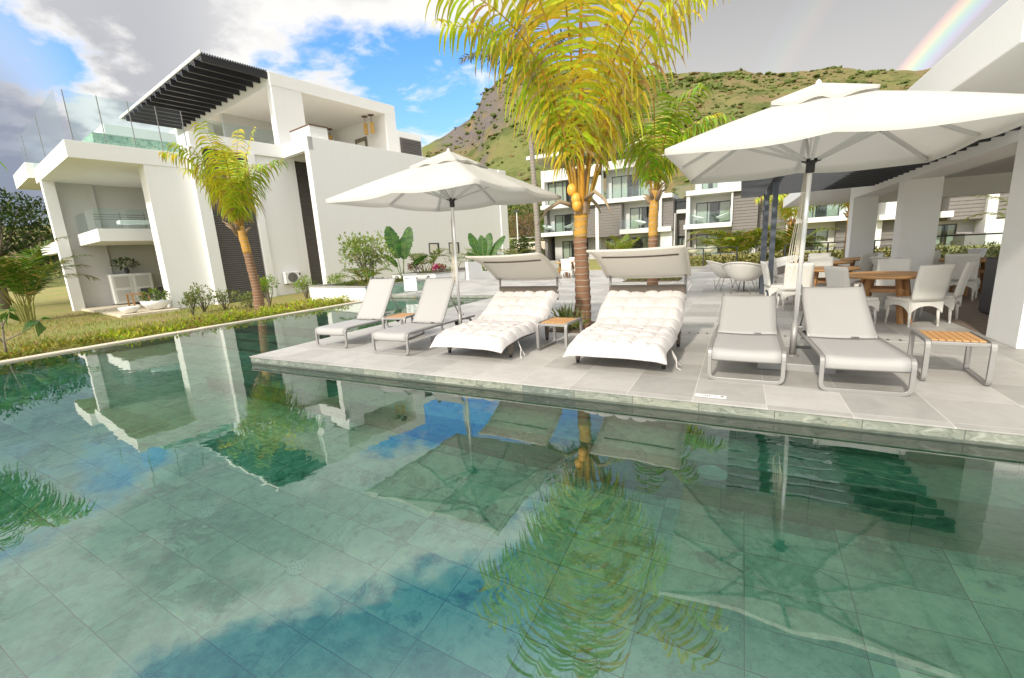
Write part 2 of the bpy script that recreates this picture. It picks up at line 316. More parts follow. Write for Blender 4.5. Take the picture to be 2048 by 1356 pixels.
# ------------------------------------------------------------------ mesh helpers
class MB:
    def __init__(s, off=(0, 0, 0)): s.v = []; s.f = []; s.c = []; s.off = Vector(off); s.cur = (1, 1, 1)
    def add(s, vs, fs):
        k = len(s.v); s.v += [Vector(a) - s.off for a in vs]
        for f in fs: s.f.append([i + k for i in f]); s.c.append(s.cur)
        return s
    def box(s, x0, x1, y0, y1, z0, z1, M4=None):
        vs = [Vector((x, y, z)) for z in (z0, z1) for y in (y0, y1) for x in (x0, x1)]
        if M4: vs = [M4 @ v for v in vs]
        return s.add(vs, [(0, 2, 3, 1), (4, 5, 7, 6), (0, 1, 5, 4), (2, 6, 7, 3), (0, 4, 6, 2), (1, 3, 7, 5)])
    def bar(s, p, q, w, h, up=(0, 0, 1), w2=None, h2=None):
        p, q = Vector(p), Vector(q); d = (q - p).normalized(); u = Vector(up)
        a = d.cross(u)
        if a.length < 1e-4: a = d.cross(Vector((0, 1, 0)))
        a.normalize(); b = a.cross(d).normalized(); w2 = w2 or w; h2 = h2 or h
        vs = [c + a * (i * ww / 2) + b * (j * hh / 2) for c, ww, hh in ((p, w, h), (q, w2, h2)) for i, j in ((-1, -1), (1, -1), (1, 1), (-1, 1))]
        return s.add(vs, [(3, 2, 1, 0), (4, 5, 6, 7), (0, 1, 5, 4), (1, 2, 6, 5), (2, 3, 7, 6), (3, 0, 4, 7)])
    def tube(s, pts, r, seg=8, cap=True, sq=None, closed=False):
        pts = [Vector(p) for p in pts]; n = len(pts); rr = r if isinstance(r, (list, tuple)) else [r] * n; vs = []; fs = []; prev = None
        for i, p in enumerate(pts):
            if closed: d = pts[(i + 1) % n] - pts[i - 1]
            else: d = pts[min(i + 1, n - 1)] - pts[max(i - 1, 0)]
            d.normalize()
            if prev is None:
                a = d.cross(Vector((0, 0, 1)))
                if a.length < .1: a = d.cross(Vector((1, 0, 0)))
            else: a = prev - d * prev.dot(d)
            a.normalize(); prev = a; b = d.cross(a)
            for k in range(seg):
                t = 2 * math.pi * (k + .5) / seg
                if sq: x, y = ((sq[0], sq[1]), (-sq[0], sq[1]), (-sq[0], -sq[1]), (sq[0], -sq[1]))[k]; vs.append(p + a * x + b * y)
                else: vs.append(p + (a * math.cos(t) + b * math.sin(t)) * rr[i])
        for i in range(n if closed else n - 1):
            j = (i + 1) % n
            for k in range(seg): fs.append((i * seg + k, i * seg + (k + 1) % seg, j * seg + (k + 1) % seg, j * seg + k))
        if cap and not closed: fs += [tuple(range(seg))[::-1], tuple((n - 1) * seg + k for k in range(seg))]
        return s.add(vs, fs)
    def lathe(s, prof, seg=20, c=(0, 0, 0), cap=True):
        c = Vector(c); vs = [c + Vector((r * math.cos(2 * math.pi * k / seg), r * math.sin(2 * math.pi * k / seg), z)) for r, z in prof for k in range(seg)]; n = len(prof)
        fs = [(i * seg + k, i * seg + (k + 1) % seg, (i + 1) * seg + (k + 1) % seg, (i + 1) * seg + k) for i in range(n - 1) for k in range(seg)]
        if cap: fs += [tuple(range(seg))[::-1], tuple((n - 1) * seg + k for k in range(seg))]
        return s.add(vs, fs)
    def grid(s, fn, nu, nv):
        vs = [fn(i / nu, j / nv) for j in range(nv + 1) for i in range(nu + 1)]
        return s.add(vs, [(j * (nu + 1) + i, j * (nu + 1) + i + 1, (j + 1) * (nu + 1) + i + 1, (j + 1) * (nu + 1) + i) for j in range(nv) for i in range(nu)])
    def ball(s, c, r, nz=.0, seg=8, rings=6, sq=(1, 1, 1)):
        c = Vector(c); vs = [c + Vector((0, 0, -r * sq[2]))]; fs = []
        for i in range(1, rings):
            t = math.pi * i / rings
            for k in range(seg):
                a = 2 * math.pi * k / seg; q = Vector((math.sin(t) * math.cos(a) * sq[0], math.sin(t) * math.sin(a) * sq[1], -math.cos(t) * sq[2])); vs.append(c + q * r * (1 + random.uniform(-nz, nz)))
        vs.append(c + Vector((0, 0, r * sq[2])))
        for k in range(seg): fs.append((0, 1 + (k + 1) % seg, 1 + k)); fs.append((len(vs) - 1, 1 + (rings - 2) * seg + k, 1 + (rings - 2) * seg + (k + 1) % seg))
        for i in range(rings - 2):
            for k in range(seg): fs.append((1 + i * seg + k, 1 + i * seg + (k + 1) % seg, 1 + (i + 1) * seg + (k + 1) % seg, 1 + (i + 1) * seg + k))
        return s.add(vs, fs)
    def build(s, name, mat, parent=None, smooth=False, bevel=0, solid=0, sub=0, merge=False, edge=None):
        me = bpy.data.meshes.new(name); me.from_pydata([tuple(v) for v in s.v], [], s.f); me.validate()
        if any(c != (1, 1, 1) for c in s.c):
            at = me.color_attributes.new('Col', 'FLOAT_COLOR', 'CORNER'); data = []
            for p, c in zip(me.polygons, s.c): data += [c[0], c[1], c[2], 1.0] * p.loop_total
            at.data.foreach_set('color', data)
        if merge:
            bm = bmesh.new(); bm.from_mesh(me); bmesh.ops.remove_doubles(bm, verts=bm.verts, dist=1e-4); bmesh.ops.recalc_face_normals(bm, faces=bm.faces); bm.to_mesh(me); bm.free()
        me.materials.append(mat if not isinstance(mat, str) else M[mat])
        if smooth: me.shade_smooth()
        o = bpy.data.objects.new(name, me); col.objects.link(o)
        if parent: o.parent = parent
        if solid: x = o.modifiers.new('s', 'SOLIDIFY'); x.thickness = solid; x.offset = -1
        if bevel: x = o.modifiers.new('b', 'BEVEL'); x.width = bevel; x.segments = 2; x.limit_method = 'ANGLE'
        if sub: x = o.modifiers.new('u', 'SUBSURF'); x.levels = x.render_levels = sub
        return o
def tag(o, label=None, cat=None, group=None, kind=None):
    if label: o['label'] = label
    if cat: o['category'] = cat
    if group: o['group'] = group
    if kind: o['kind'] = kind
    return o
def thing(name, label, cat, loc=(0, 0, 0), rz=0, group=None):
    o = bpy.data.objects.new(name, None); col.objects.link(o); o.location = loc; o.rotation_euler = (0, 0, rz); o.empty_display_size = .2
    return tag(o, label, cat, group)
def copy_tree(o, parent=None):
    c = o.copy(); col.objects.link(c)
    if parent: c.parent = parent
    for ch in [x for x in o.children]: copy_tree(ch, c)
    return c
def place(proto, used, loc, rz, label, group=None, scale=None):
    o = proto if not used.get(proto.name) else copy_tree(proto); used[proto.name] = 1
    o.location = loc; o.rotation_euler = (0, 0, rz); o['label'] = label
    if group: o['group'] = group
    if scale: o.scale = (scale,) * 3
    return o
USED = {}
def solid(name, mat, boxes, parent=None, off=(0, 0, 0), bevel=0, **k):
    m = MB(off)
    for b in boxes: m.box(*b)
    return m.build(name, mat, parent, bevel=bevel, **k)
def struct(o): o['kind'] = 'structure'; return o
def rcorner(p, a, b, r, n=4):
    """rounded corner at p between directions a and b (unit, pointing away from p)"""
    p, a, b = Vector(p), Vector(a), Vector(b); return [p + a * r * (1 - t) ** 2 + b * r * t ** 2 for t in [i / n for i in range(n + 1)]]

# ------------------------------------------------------------------ ground, pool, deck
ZW = -.115
def ground_z(x, y):
    if x > -12.5: base = -.03 if y > 26 else -2.6
    else:
        t = min(1, max(0, (-12.5 - x) / 9)); base = -.14 - .46 * t * t * (3 - 2 * t)
        if y > 14: base += (min(1, (y - 14) / 16)) * (-.03 - base)
    d = math.hypot(x, y)
    if x < -12.6 or y > 26.5: base += noise.noise((x * .22, y * .22, 0)) * .06
    return base
def build_ground():
    xs = [-900, -400, -200, -120, -80, -60] + [-50 + i for i in range(37)] + [-13.3, -12.9, -12.62, -12.5, -12.45, -9, -6, -3, 0, 3, 6, 9, 12, 16, 20, 26, 34, 50, 80, 140, 300, 900]
    ys = [-400, -120, -60, -30, -15] + [-8 + i for i in range(34)] + [25.95, 26.0, 27, 28, 30, 33, 36, 40, 45, 52, 60, 80, 120, 250, 900]
    m = MB(); nx = len(xs); m.add([(x, y, ground_z(x, y)) for y in ys for x in xs], [(j * nx + i, j * nx + i + 1, (j + 1) * nx + i + 1, (j + 1) * nx + i) for j in range(len(ys) - 1) for i in range(nx - 1)])
    mt, T, b, o = new_mat('dry_lawn'); p = pos_co(T)
    a = T.noise(p, .45, 6, .65); g = T.noise(p, 2.2, 5, .7); f = T.noise(p, 38, 4, .8)
    c = T.mix(T.step(a, .40, .62), (.40, .31, .12), (.28, .33, .06)); c = T.mix(T.m('MULTIPLY', T.step(g, .5, .7), .7), c, (.19, .25, .035)); c = T.mix(T.m('MULTIPLY', f, .6), c, (.14, .115, .04))
    T.put(b.inputs['Base Color'], c); b.inputs['Roughness'].default_value = .95; bump(T, b, f, 1.0, .05)
    struct(m.build('ground', mt, smooth=True))
build_ground()
def build_pool():
    z0 = -1.35
    fl = MB(); fl.box(-12.2, 14, -7, 4.13, z0 - .1, z0); fl.box(-12.2, -6.96, 4.13, 8.5, z0 - .1, z0 - .0)
    struct(fl.build('pool_floor', 'pool'))
    w = MB(); w.box(-6.96, 14, 4.16, 4.3, z0, -.13); w.box(-6.93, -6.8, 4.16, 12.85, z0, -.13); w.box(-12.35, -12.2, -7, 12, z0, -.13); w.box(-12.4, -6.8, 12.86, 13.0, z0, -.13); w.box(14, 14.1, -7, 4.2, z0, -.13); w.box(-12.2, 14, -7.1, -7, z0, -.13)
    struct(w.build('pool_wall', 'pool_wall'))
    lg = MB(); lg.box(-7.38, 14, 3.65, 4.155, z0, -.63); lg.box(-7.38, -6.965, 4.155, 5.4, z0, -.632)
    struct(lg.build('pool_ledge', 'pool_wall', bevel=.01))
    st = MB()
    for k, (y, z) in enumerate(((5.4, -1.1), (5.95, -.85), (6.5, -.6), (7.05, -.38))): st.box(-12.19, -6.97, y, 12.85 if k == 3 else (5.95, 6.5, 7.05)[k], z0, z)
    struct(st.build('pool_steps', 'pool_wall', bevel=.01))
    wt = MB(); wt.add([(-12.2, -7, ZW), (14, -7, ZW), (14, 4.13, ZW), (-6.96, 4.13, ZW), (-6.96, 12.85, ZW), (-12.2, 12.85, ZW)], [(0, 1, 2, 3), (0, 3, 4, 5)])
    struct(wt.build('pool_water', 'water'))
    ed = MB(); n = 0
    y = -7.0
    while y < 11.9: ed.box(-12.44, -12.2, y + .004, min(y + .6, 11.95) - .004, -.3, -.085 + random.uniform(-.002, .002)); y += .6
    struct(ed.build('pool_edge_coping', 'beige_stone', bevel=.006))
    dk = MB()
    dk.add([(-6.96, 4.13, 0), (14, 4.13, 0), (14, 26, 0), (-14.2, 26, 0), (-14.2, 12.83, 0), (-6.96, 12.83, 0)], [(0, 1, 2, 5), (5, 2, 3, 4)])
    dk.add([(-6.96, 4.13, 0), (14, 4.13, 0), (14, 4.13, -.012), (-6.96, 4.13, -.012), (-6.96, 12.83, 0), (-6.96, 12.83, -.012), (-14.2, 12.83, 0), (-14.2, 12.83, -.012)], [(0, 3, 2, 1), (0, 4, 5, 3), (4, 6, 7, 5)])
    struct(dk.build('pool_deck', 'deck'))
    cp = MB(); cp.box(-6.95, 14, 4.142, 4.2, -.34, -.0125); cp.box(-6.948, -6.9, 4.2, 12.83, -.34, -.0127); cp.box(-14.2, -6.96, 12.842, 12.9, -.34, -.0123)
    struct(cp.build('deck_coping', 'coping'))
    tf = MB(); tf.add([(2.95, 7.95, .004), (14, 7.95, .004), (14, 25, .004), (2.95, 25, .004)], [(0, 1, 2, 3)])
    struct(tf.build('timber_floor', 'planks'))
build_pool()

# ------------------------------------------------------------------ hillside
RIDGE = [(-80, 4), (-60, 5), (-50, 7.5), (-45, 9.2), (-41, 10.6), (-37.2, 12.6), (-35, 13.5), (-33, 14.6), (-31.2, 15.4), (-30.2, 16.6), (-29.6, 17.9), (-28.6, 18.5), (-27, 19.6), (-24, 20.6), (-20, 20.3), (-16, 19.0), (-11, 18.0), (-6, 17.7), (-2.5, 17.1), (-.8, 16.95), (1.5, 16.15), (4, 15.8), (7, 15.6), (9, 14.9), (11, 14.3), (14, 13.6), (20, 13), (35, 12), (60, 9)]
def ridge(a):
    for (a0, e0), (a1, e1) in zip(RIDGE, RIDGE[1:]):
        if a0 <= a <= a1: t = (a - a0) / (a1 - a0); return e0 + (e1 - e0) * t
    return 4
HR0, HR1 = 75.0, 300.0
def hill_p(a, t):
    r = HR0 + (HR1 - HR0) * t; e = ridge(a); zr = 1.45 + math.tan(R(e)) * HR1
    x, y = r * math.sin(R(a)), r * math.cos(R(a)); s = t ** 1.12
    amp = math.sin(min(1, t * 1.02) * math.pi) ** .7 if t < 1 else 0
    g = noise.fractal((x * .011, y * .011, 3), 1.0, 2.1, 5) * 8 + abs(noise.noise((x * .03, y * .03, 1))) * -4
    cl = max(0, 1 - abs(a + 30.5) / 4.5) * max(0, min(1, (t - .45) * 4)); g += cl * (abs(noise.noise((x * .06, y * .06, 7))) * 14 + abs(noise.noise((x * .16, y * .16, 8))) * 7 - 6)
    return Vector((x, y, -1 + (zr + 1) * s + g * amp + noise.noise((x * .15, y * .15, 9)) * 1.1 * min(1, t * 3)))
def build_hill():
    m = MB(); na, nt = 280, 70
    m.grid(lambda u, v: hill_p(-80 + 140 * u, v * 1.0), na, nt)
    m.grid(lambda u, v: hill_p(-80 + 140 * u, 1.0) * 1.0 + Vector((math.sin(R(-80 + 140 * u)) * 60 * v, math.cos(R(-80 + 140 * u)) * 60 * v, -30 * v)), na, 2)
    mt, T, b, o = new_mat('scrub_hillside'); p = pos_co(T); nz = T.sep(T.n('ShaderNodeNewGeometry').outputs['Normal'])[2]
    a = T.noise(p, .018, 6, .62); g = T.noise(p, .09, 6, .65); f = T.noise(p, .5, 5, .7)
    c = T.mix(T.step(a, .36, .62), (.225, .165, .085), (.17, .185, .06)); c = T.mix(T.m('MULTIPLY', T.step(g, .47, .62), .85), c, (.085, .11, .03)); c = T.mix(T.m('MULTIPLY', T.step(f, .5, .75), .6), c, (.05, .06, .025))
    rk = T.m('MULTIPLY', T.step(nz, .72, .52), T.step(T.noise(p, .05, 5), .40, .55)); ax = T.m('ARCTAN2', T.sep(p)[0], T.sep(p)[1]); cliff = T.m('MULTIPLY', T.m('MULTIPLY', T.step(ax, R(-37), R(-33)), T.step(ax, R(-25), R(-29))), T.m('MULTIPLY', T.step(T.sep(p)[2], 45, 62), T.step(T.noise(p, .07, 5), .36, .5))); rk = T.m('MAXIMUM', rk, cliff)
    c = T.mix(rk, c, T.mix(f, (.10, .085, .08), (.21, .18, .165)))
    T.put(b.inputs['Base Color'], c); b.inputs['Roughness'].default_value = 1; b.inputs['Specular IOR Level'].default_value = .1; bump(T, b, f, 1.0, 1.2)
    struct(m.build('hill', mt, smooth=True))
    s = MB(); rnd = random.Random(3)
    for k in range(5200):
        a = rnd.uniform(-44, 22); t = rnd.random() ** .75; q = hill_p(a, t); d = 1.2 * noise.noise((q.x * .02, q.y * .02, 5)) + noise.noise((q.x * .06, q.y * .06, 2)) * .6
        if d < rnd.uniform(-.75, .30): continue
        r = rnd.uniform(.5, 1.5) * (1.3 if d > .3 else .85)
        k = rnd.random(); s.cur = (.10 + .08 * k, .135 + .085 * k, .03 + .02 * k) if rnd.random() < .82 else (.20 + .05 * k, .15 + .03 * k, .07)
        for j in range(rnd.choice((1, 1, 2, 3))):
            r_ = r * rnd.uniform(.45, 1.0); s.ball(q + Vector((rnd.uniform(-1, 1) * r, rnd.uniform(-1, 1) * r, r_ * .2)), r_, .42, 6, 4, (rnd.uniform(.9, 1.6), rnd.uniform(.9, 1.6), rnd.uniform(.5, .95)))
    tag(s.build('hillside_scrub', 'leaf_dull'), 'green scrub bushes dotted over the dry hillside', 'scrub', kind='stuff')
build_hill()

# ------------------------------------------------------------------ plants
def rc(rnd, a, b, j=.12):
    k = rnd.random(); return tuple(max(.004, (x + (y - x) * k) * (1 + rnd.uniform(-j, j))) for x, y in zip(a, b))
def frond(mb, base, az, e0, L, droop, nl, ll, w, ca, cb, rnd, rach=(.50, .30, .05), hang=1.0, r0=.03, s0=.12, pw=1.5, twist=0, stiff=.75, tl0=.35, nup=.3):
    """a pinnate leaf: arching midrib with drooping leaflets on both sides; az is measured clockwise from +Y"""
    n = 26; pos = Vector(base); pts = [pos.copy()]; dirs = []
    for i in range(n):
        s = (i + .5) / n; e = R(e0 - droop * s ** pw); a = R(az + twist * s); d = Vector((math.sin(a) * math.cos(e), math.cos(a) * math.cos(e), math.sin(e)))
        pos = pos + d * (L / n); pts.append(pos.copy()); dirs.append(d)
    mb.cur = tuple(rach); mb.tube(pts, [r0 * (1 - .88 * i / n) for i in range(n + 1)], 5)
    for i in range(nl):
        s = s0 + (1 - s0) * (i + rnd.uniform(.1, .9)) / nl; k = min(n - 1, int(s * n)); p = pts[k].lerp(pts[k + 1], s * n - k); T_ = dirs[k]; S = T_.cross(Vector((0, 0, 1)))
        if S.length < .05: S = Vector((math.cos(R(az)), -math.sin(R(az)), 0))
        S.normalize(); N = S.cross(T_).normalized()
        prof = min(1, .45 + 1.8 * (s - s0)) * (1 - .62 * max(0, s - .45) / .55)
        for sd_ in (-1, 1):
            if rnd.random() < .04: continue
            l = ll * prof * rnd.uniform(.82, 1.12); d = (T_ * (tl0 + .45 * s) + S * sd_ * stiff + N * rnd.uniform(-.05, nup) + Vector((rnd.uniform(-.12, .12), rnd.uniform(-.12, .12), 0))).normalized()
            mb.cur = rc(rnd, ca, cb, .22) if rnd.random() > .07 else rc(rnd, (.34, .24, .10), (.46, .36, .16), .2)
            base_c = mb.cur; dry = rnd.random() < .35; ns = 5; q = p.copy(); wv = (T_ - d * T_.dot(d)); wv.normalize(); vs = []; h = hang * rnd.uniform(.75, 1.25)
            for j in range(ns + 1):
                t = j / ns; ww = w * (.45 + 1.5 * t if t < .35 else 1.0 - .93 * ((t - .35) / .65) ** 1.4) * .5
                vs += [q + wv * ww, q - wv * ww]; d = (d + Vector((0, 0, -1)) * h * (.10 + .28 * t)).normalized(); wv = (wv - d * wv.dot(d)).normalized(); q = q + d * (l / ns)
            k0 = len(mb.c); mb.add(vs, [(2 * j, 2 * j + 1, 2 * j + 3, 2 * j + 2) for j in range(ns)])
            if dry: mb.c[k0 + ns - 1] = (.36, .25, .11); mb.c[k0 + ns - 2] = tuple(a * .6 + b * .4 for a, b in zip(base_c, (.36, .25, .11)))
def leaves(mb, c, rad, n, size, ca, cb, rnd, up=.3, shell=.35, asp=.42):
    """small folded leaves scattered through an ellipsoid"""
    c = Vector(c)
    for i in range(n):
        v = Vector((rnd.gauss(0, 1), rnd.gauss(0, 1), rnd.gauss(0, 1))).normalized() * (shell + (1 - shell) * rnd.random()) ** .6
        p = c + Vector((v.x * rad[0], v.y * rad[1], v.z * rad[2])); d = (v + Vector((rnd.uniform(-.8, .8), rnd.uniform(-.8, .8), rnd.uniform(-.5, .7) + up))).normalized()
        a = d.cross(Vector((rnd.uniform(-1, 1), rnd.uniform(-1, 1), 1))).normalized(); b = a.cross(d); l = size * rnd.uniform(.6, 1.3); w = l * asp; mb.cur = rc(rnd, ca, cb, .2)
        mb.add([p, p + d * l * .45 + a * w * .5 + b * l * .08, p + d * l - b * l * .12, p + d * l * .45 - a * w * .5 + b * l * .08, p + d * l * .5], [(0, 1, 4), (1, 2, 4), (2, 3, 4), (3, 0, 4)])
YEL = ((.62, .56, .04), (.44, .52, .035)); GRN = ((.14, .28, .014), (.32, .44, .025)); DRY = ((.40, .31, .16), (.30, .22, .10)); MIX = ((.16, .25, .015), (.42, .38, .03))
def palm(name, label, loc, pts, radii, shaft, fronds, seed, trunk='trunk', coco=0, group=None, sub=None, rz=0, fibre=True, sheath=0):
    rnd = random.Random(seed); t = thing(name, label, 'palm tree', loc, rz, group)
    m = MB(); n = len(pts)
    P = []; RR = []
    for i in range(n - 1):
        for k in range(12 if i < n - 2 else 13):
            u = k / 12; P.append(Vector(pts[i]).lerp(Vector(pts[i + 1]), u)); RR.append((radii[i] * (1 - u) + radii[i + 1] * u) * (1 + .05 * math.sin((i * 12 + k) * 2.1) + rnd.uniform(-.02, .02)))
    if shaft: 
        cut = int(len(P) * (1 - shaft)); m.tube(P[:cut + 1], RR[:cut + 1], 14); m.build('trunk', trunk, t, smooth=True); s = MB(); s.tube(P[cut:], [r * 1.01 * (1 + .05 * noise.noise((i * .31, seed, 0))) for i, r in enumerate(RR[cut:])], 14); s.build('crownshaft', 'shaft', t, smooth=True)
    else: m.tube(P, RR, 14); m.build('trunk', trunk, t, smooth=True)
    top = Vector(pts[-1])
    if sheath:
        q = MB(); sg = 18; ns = 14; r0 = radii[-1]
        for j in range(ns): pass
        q.grid(lambda u, v: top + Vector((math.cos(u * 6.2832), math.sin(u * 6.2832), 0)) * (r0 * (1.12 - .30 * v) * (1 + .22 * noise.noise((math.cos(u * 6.28) * 1.6, math.sin(u * 6.28) * 1.6, v * 2.2 + seed)) + .06 * noise.noise((u * 30, v * 7, 1)))) + Vector((0, 0, -.06 + sheath * v * (1 + .12 * noise.noise((u * 9, seed, 0)))))
               , 36, ns); q.build('leaf_sheath', 'fibre', t, smooth=True)
        for k in range(4):
            a = k * 1.7 + 2.2; d = Vector((math.cos(a), math.sin(a), 0)); b0 = top + d * r0 * .95 + Vector((0, 0, sheath * rnd.uniform(.0, .5))); l = rnd.uniform(.3, .75); q = MB(); q.cur = (.33, .25, .16)
            P = [b0, b0 + d * l * .4 + Vector((0, 0, .12 * l)), b0 + d * l * .75 + Vector((0, 0, -.05)), b0 + d * l + Vector((0, 0, -.28 * l - .1))]; q.tube(P, [.045, .035, .028, .006], 6, sq=None); q.build('dead_stalk', 'colour', t, smooth=True)
    for fr in fronds:
        f = MB(); k = dict(fr); o = Vector(k.pop('o', (0, 0, 0))); a = k.pop('az'); r_ = radii[-1] * .7
        frond(f, top + o + Vector((math.sin(R(a)) * r_, math.cos(R(a)) * r_, -.05)), a, rnd=rnd, **k); f.build('frond', 'leaf', t, smooth=True)
    if fibre:
        fb = MB()
        for k in range(7):
            a = k * .9 + rnd.random(); b0 = top + Vector((math.sin(a) * radii[-1], math.cos(a) * radii[-1], -rnd.uniform(.1, .35))); l = rnd.uniform(.25, .6); d = Vector((math.sin(a) * .6, math.cos(a) * .6, 1))
            fb.tube([b0, b0 + d * l * .5, b0 + d * l * .8 + Vector((math.sin(a) * .25 * l, math.cos(a) * .25 * l, -.02))], [radii[-1] * .55, radii[-1] * .34, .01], 6)
        fb.build('leaf_sheath', 'fibre', t, smooth=True)
    if coco:
        for k in range(coco):
            c = MB(); a = coco_az + rnd.uniform(-.6, .6); c.ball(top + Vector((math.sin(a) * (radii[-1] + .07), math.cos(a) * (radii[-1] + .07), (.30 if sheath else -.12) - .13 * k + .1 * rnd.random())), .085, .02, 10, 8, (1, 1, 1.25)); c.build('coconut', 'coconut', t, smooth=True)
    return t

# ------------------------------------------------------------------ the white villa (u = out of its facade, v = along it)
VA = R(9.5952)
def VW(u, v, z=0): return Vector((u * math.cos(VA) + v * math.sin(VA), -u * math.sin(VA) + v * math.cos(VA), z))
VO = (-30.0, 14.0, -.6)
def build_villa():
    t = thing('villa', 'white two storey villa with roof terrace, dark louvres and slatted roof pergola beyond the pool', 'villa', VW(*VO), -VA)
    S = lambda n, m, *b, **k: solid(n, m, b, t, VO, **k)
    # terrace end
    S('terrace_slab', 'stucco', (-36.0, -27.3, 4.8, 9.45, 6.45, 7.17), bevel=.01)
    S('terrace_slab', 'stucco', (-41, -36.02, 4.55, 9.45, 6.75, 7.55), bevel=.01)
    S('pillar', 'stucco', (-35.0, -34.5, 4.8, 5.28, -1, 6.45))
    S('wall', 'stucco', (-28.2, -27.33, 7.42, 9.62, -1, 6.45))
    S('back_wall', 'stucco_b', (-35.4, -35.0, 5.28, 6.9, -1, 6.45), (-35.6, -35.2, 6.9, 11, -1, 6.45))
    S('porch_floor', 'beige_stone', (-35.0, -26.2, 5.1, 7.4, -1, -.5), bevel=.01)
    b = S('balcony', 'stucco_w', (-35.0, -30.0, 5.72, 9.6, 3.0, 3.62), bevel=.01)
    S('balcony', 'stucco_w', (-41.0, -35.6, 4.9, 5.27, 2.7, 3.3))
    g = S('balcony_glass', 'glass', (-30.07, -30.05, 5.76, 7.6, 3.62, 4.62), (-30.07, -30.05, 7.62, 9.5, 3.62, 4.62), (-34.4, -32.2, 5.745, 5.76, 3.62, 4.62), (-32.15, -30.1, 5.745, 5.76, 3.62, 4.62))
    # block with louvres, seen behind the small palm
    S('wall', 'stucco_w', (-27.6, -26.9, 9.3, 9.86, -1, 7.5)); S('wall', 'stucco_w', (-27.6, -26.92, 12.1, 12.48, -1, 7.5))
    S('wall', 'stucco', (-27.6, -27.12, 12.48, 14.85, -1, 7.5))
    for (v0, v1, u) in ((9.86, 12.1, -27.1), (14.85, 17.2, -27.3)):
        lv = S('louvre_panel', 'slat', (u - .12, u - .06, v0, v1, -.8, 7.5)); m = MB(VO); z = -.75
        while z < 7.45: m.add([(u - .055, v0, z + .085), (u - .055, v1, z + .085), (u, v1, z + .01), (u, v0, z + .01), (u - .055, v0, z - .0), (u - .055, v1, z - .0)], [(0, 3, 2, 1), (3, 4, 5, 2)]); z += .115
        m.build('slats', 'slat', lv).location = (0, 0, 0)
    S('parapet', 'stucco', (-27.5, -26.95, 9.42, 14.1, 7.5, 8.2), bevel=.008); S('parapet', 'stucco', (-33, -24.1, 14.1, 14.4, 7.5, 8.2), (-33, -27.0, 14.4, 17.2, 7.5, 8.18))
    S('wall', 'stucco', (-24.55, -24.1, 14.12, 31.0, -1.2, 8.2), bevel=.008); S('wall', 'stucco_w', (-26.5, -24.02, 31.0, 31.95, -1.2, 8.2)); S('wall', 'stucco', (-40, -24.56, 17.2, 31, -1.2, 8.0))
    S('roof_planter', 'stucco_w', (-26.3, -24.25, 14.42, 15.5, 8.0, 8.84)); S('planter_trim', 'brown_trim', (-26.34, -24.2, 14.38, 15.54, 8.84, 8.90))
    for v0, v1 in ((22.35, 23.36), (24.39, 25.5)):
        f = S('window', 'dark_metal', (-24.2, -24.06, v0, v1, 2.2, 2.27), (-24.2, -24.06, v0, v1, 1.45, 1.52), (-24.2, -24.06, v0, v0 + .07, 1.52, 2.2), (-24.2, -24.06, v1 - .16, v1, 1.52, 2.2)); S('pane', 'curtain', (-24.16, -24.085, v0 + .07, v1 - .16, 1.52, 2.2)).parent = f
        f.children[0].location = (0, 0, 0)
    # roof storey
    S('roof', 'stucco', (-45, -27.75, 14.42, 23.55, 11.75, 12.46), bevel=.01)
    S('wall', 'stucco', (-28.3, -27.76, 22.6, 23.54, 8.0, 11.75)); S('wall', 'stucco', (-35, -28.3, 22.6, 22.9, 8.0, 11.75)); S('pillar', 'stucco', (-28.35, -27.78, 14.45, 16.3, 8.0, 11.75))
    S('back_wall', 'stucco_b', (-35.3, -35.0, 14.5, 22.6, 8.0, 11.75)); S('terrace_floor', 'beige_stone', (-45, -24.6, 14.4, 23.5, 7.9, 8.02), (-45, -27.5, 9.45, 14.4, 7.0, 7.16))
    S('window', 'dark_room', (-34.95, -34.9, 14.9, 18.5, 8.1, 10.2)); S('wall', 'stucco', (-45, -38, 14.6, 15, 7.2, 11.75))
    S('extension', 'stucco', (-32, -27.75, 23.56, 25.95, 7.2, 10.8), bevel=.01)
    lv = S('louvre_panel', 'slat', (-27.75, -27.72, 23.75, 25.85, 8.1, 10.3)); m = MB(VO); z = 8.1
    while z < 10.25: m.add([(-27.70, 23.75, z + .1), (-27.70, 25.85, z + .1), (-27.64, 25.85, z + .01), (-27.64, 23.75, z + .01)], [(0, 3, 2, 1)]); z += .125
    m.build('slats', 'clad', lv)
    # roof pergola
    p = S('pergola_fascia', 'white_paint', (-43.4, -27.8, 10.95, 11.02, 12.44, 12.60), (-43.4, -43.3, 11.02, 14.4, 12.44, 12.60))
    u = -28.0
    while u > -43.2: S('pergola_beam', 'black_plastic', (u - .06, u + .06, 11.03, 14.42, 12.10, 12.46)); u -= .95
    m = MB(VO); v = 11.06
    while v < 14.4: m.box(-43.3, -27.85, v, v + .05, 12.465, 12.53); v += .125
    m.build('pergola_slats', 'dark_metal', t)
    # roof terrace balustrade and plunge pool
    m = MB(VO); vs = [5.12, 6.22, 7.3, 8.35, 9.4]
    for a, b_ in zip(vs, vs[1:]): m.box(-27.36, -27.34, a + .01, b_ - .01, 7.12, 9.2)
    us = [-27.36 - 1.25 * k for k in range(10)]
    m.box(-38.6, -27.4, 4.86, 4.872, 7.12, 9.2)
    m.build('terrace_glass', 'glass', t)
    for v in vs: S('glass_post', 'alu', (-27.345, -27.32, v - .016, v + .016, 7.1, 9.22))
    for u in us[4::4]: S('glass_post', 'alu', (u - .016, u + .016, 4.85, 4.885, 7.1, 9.2))
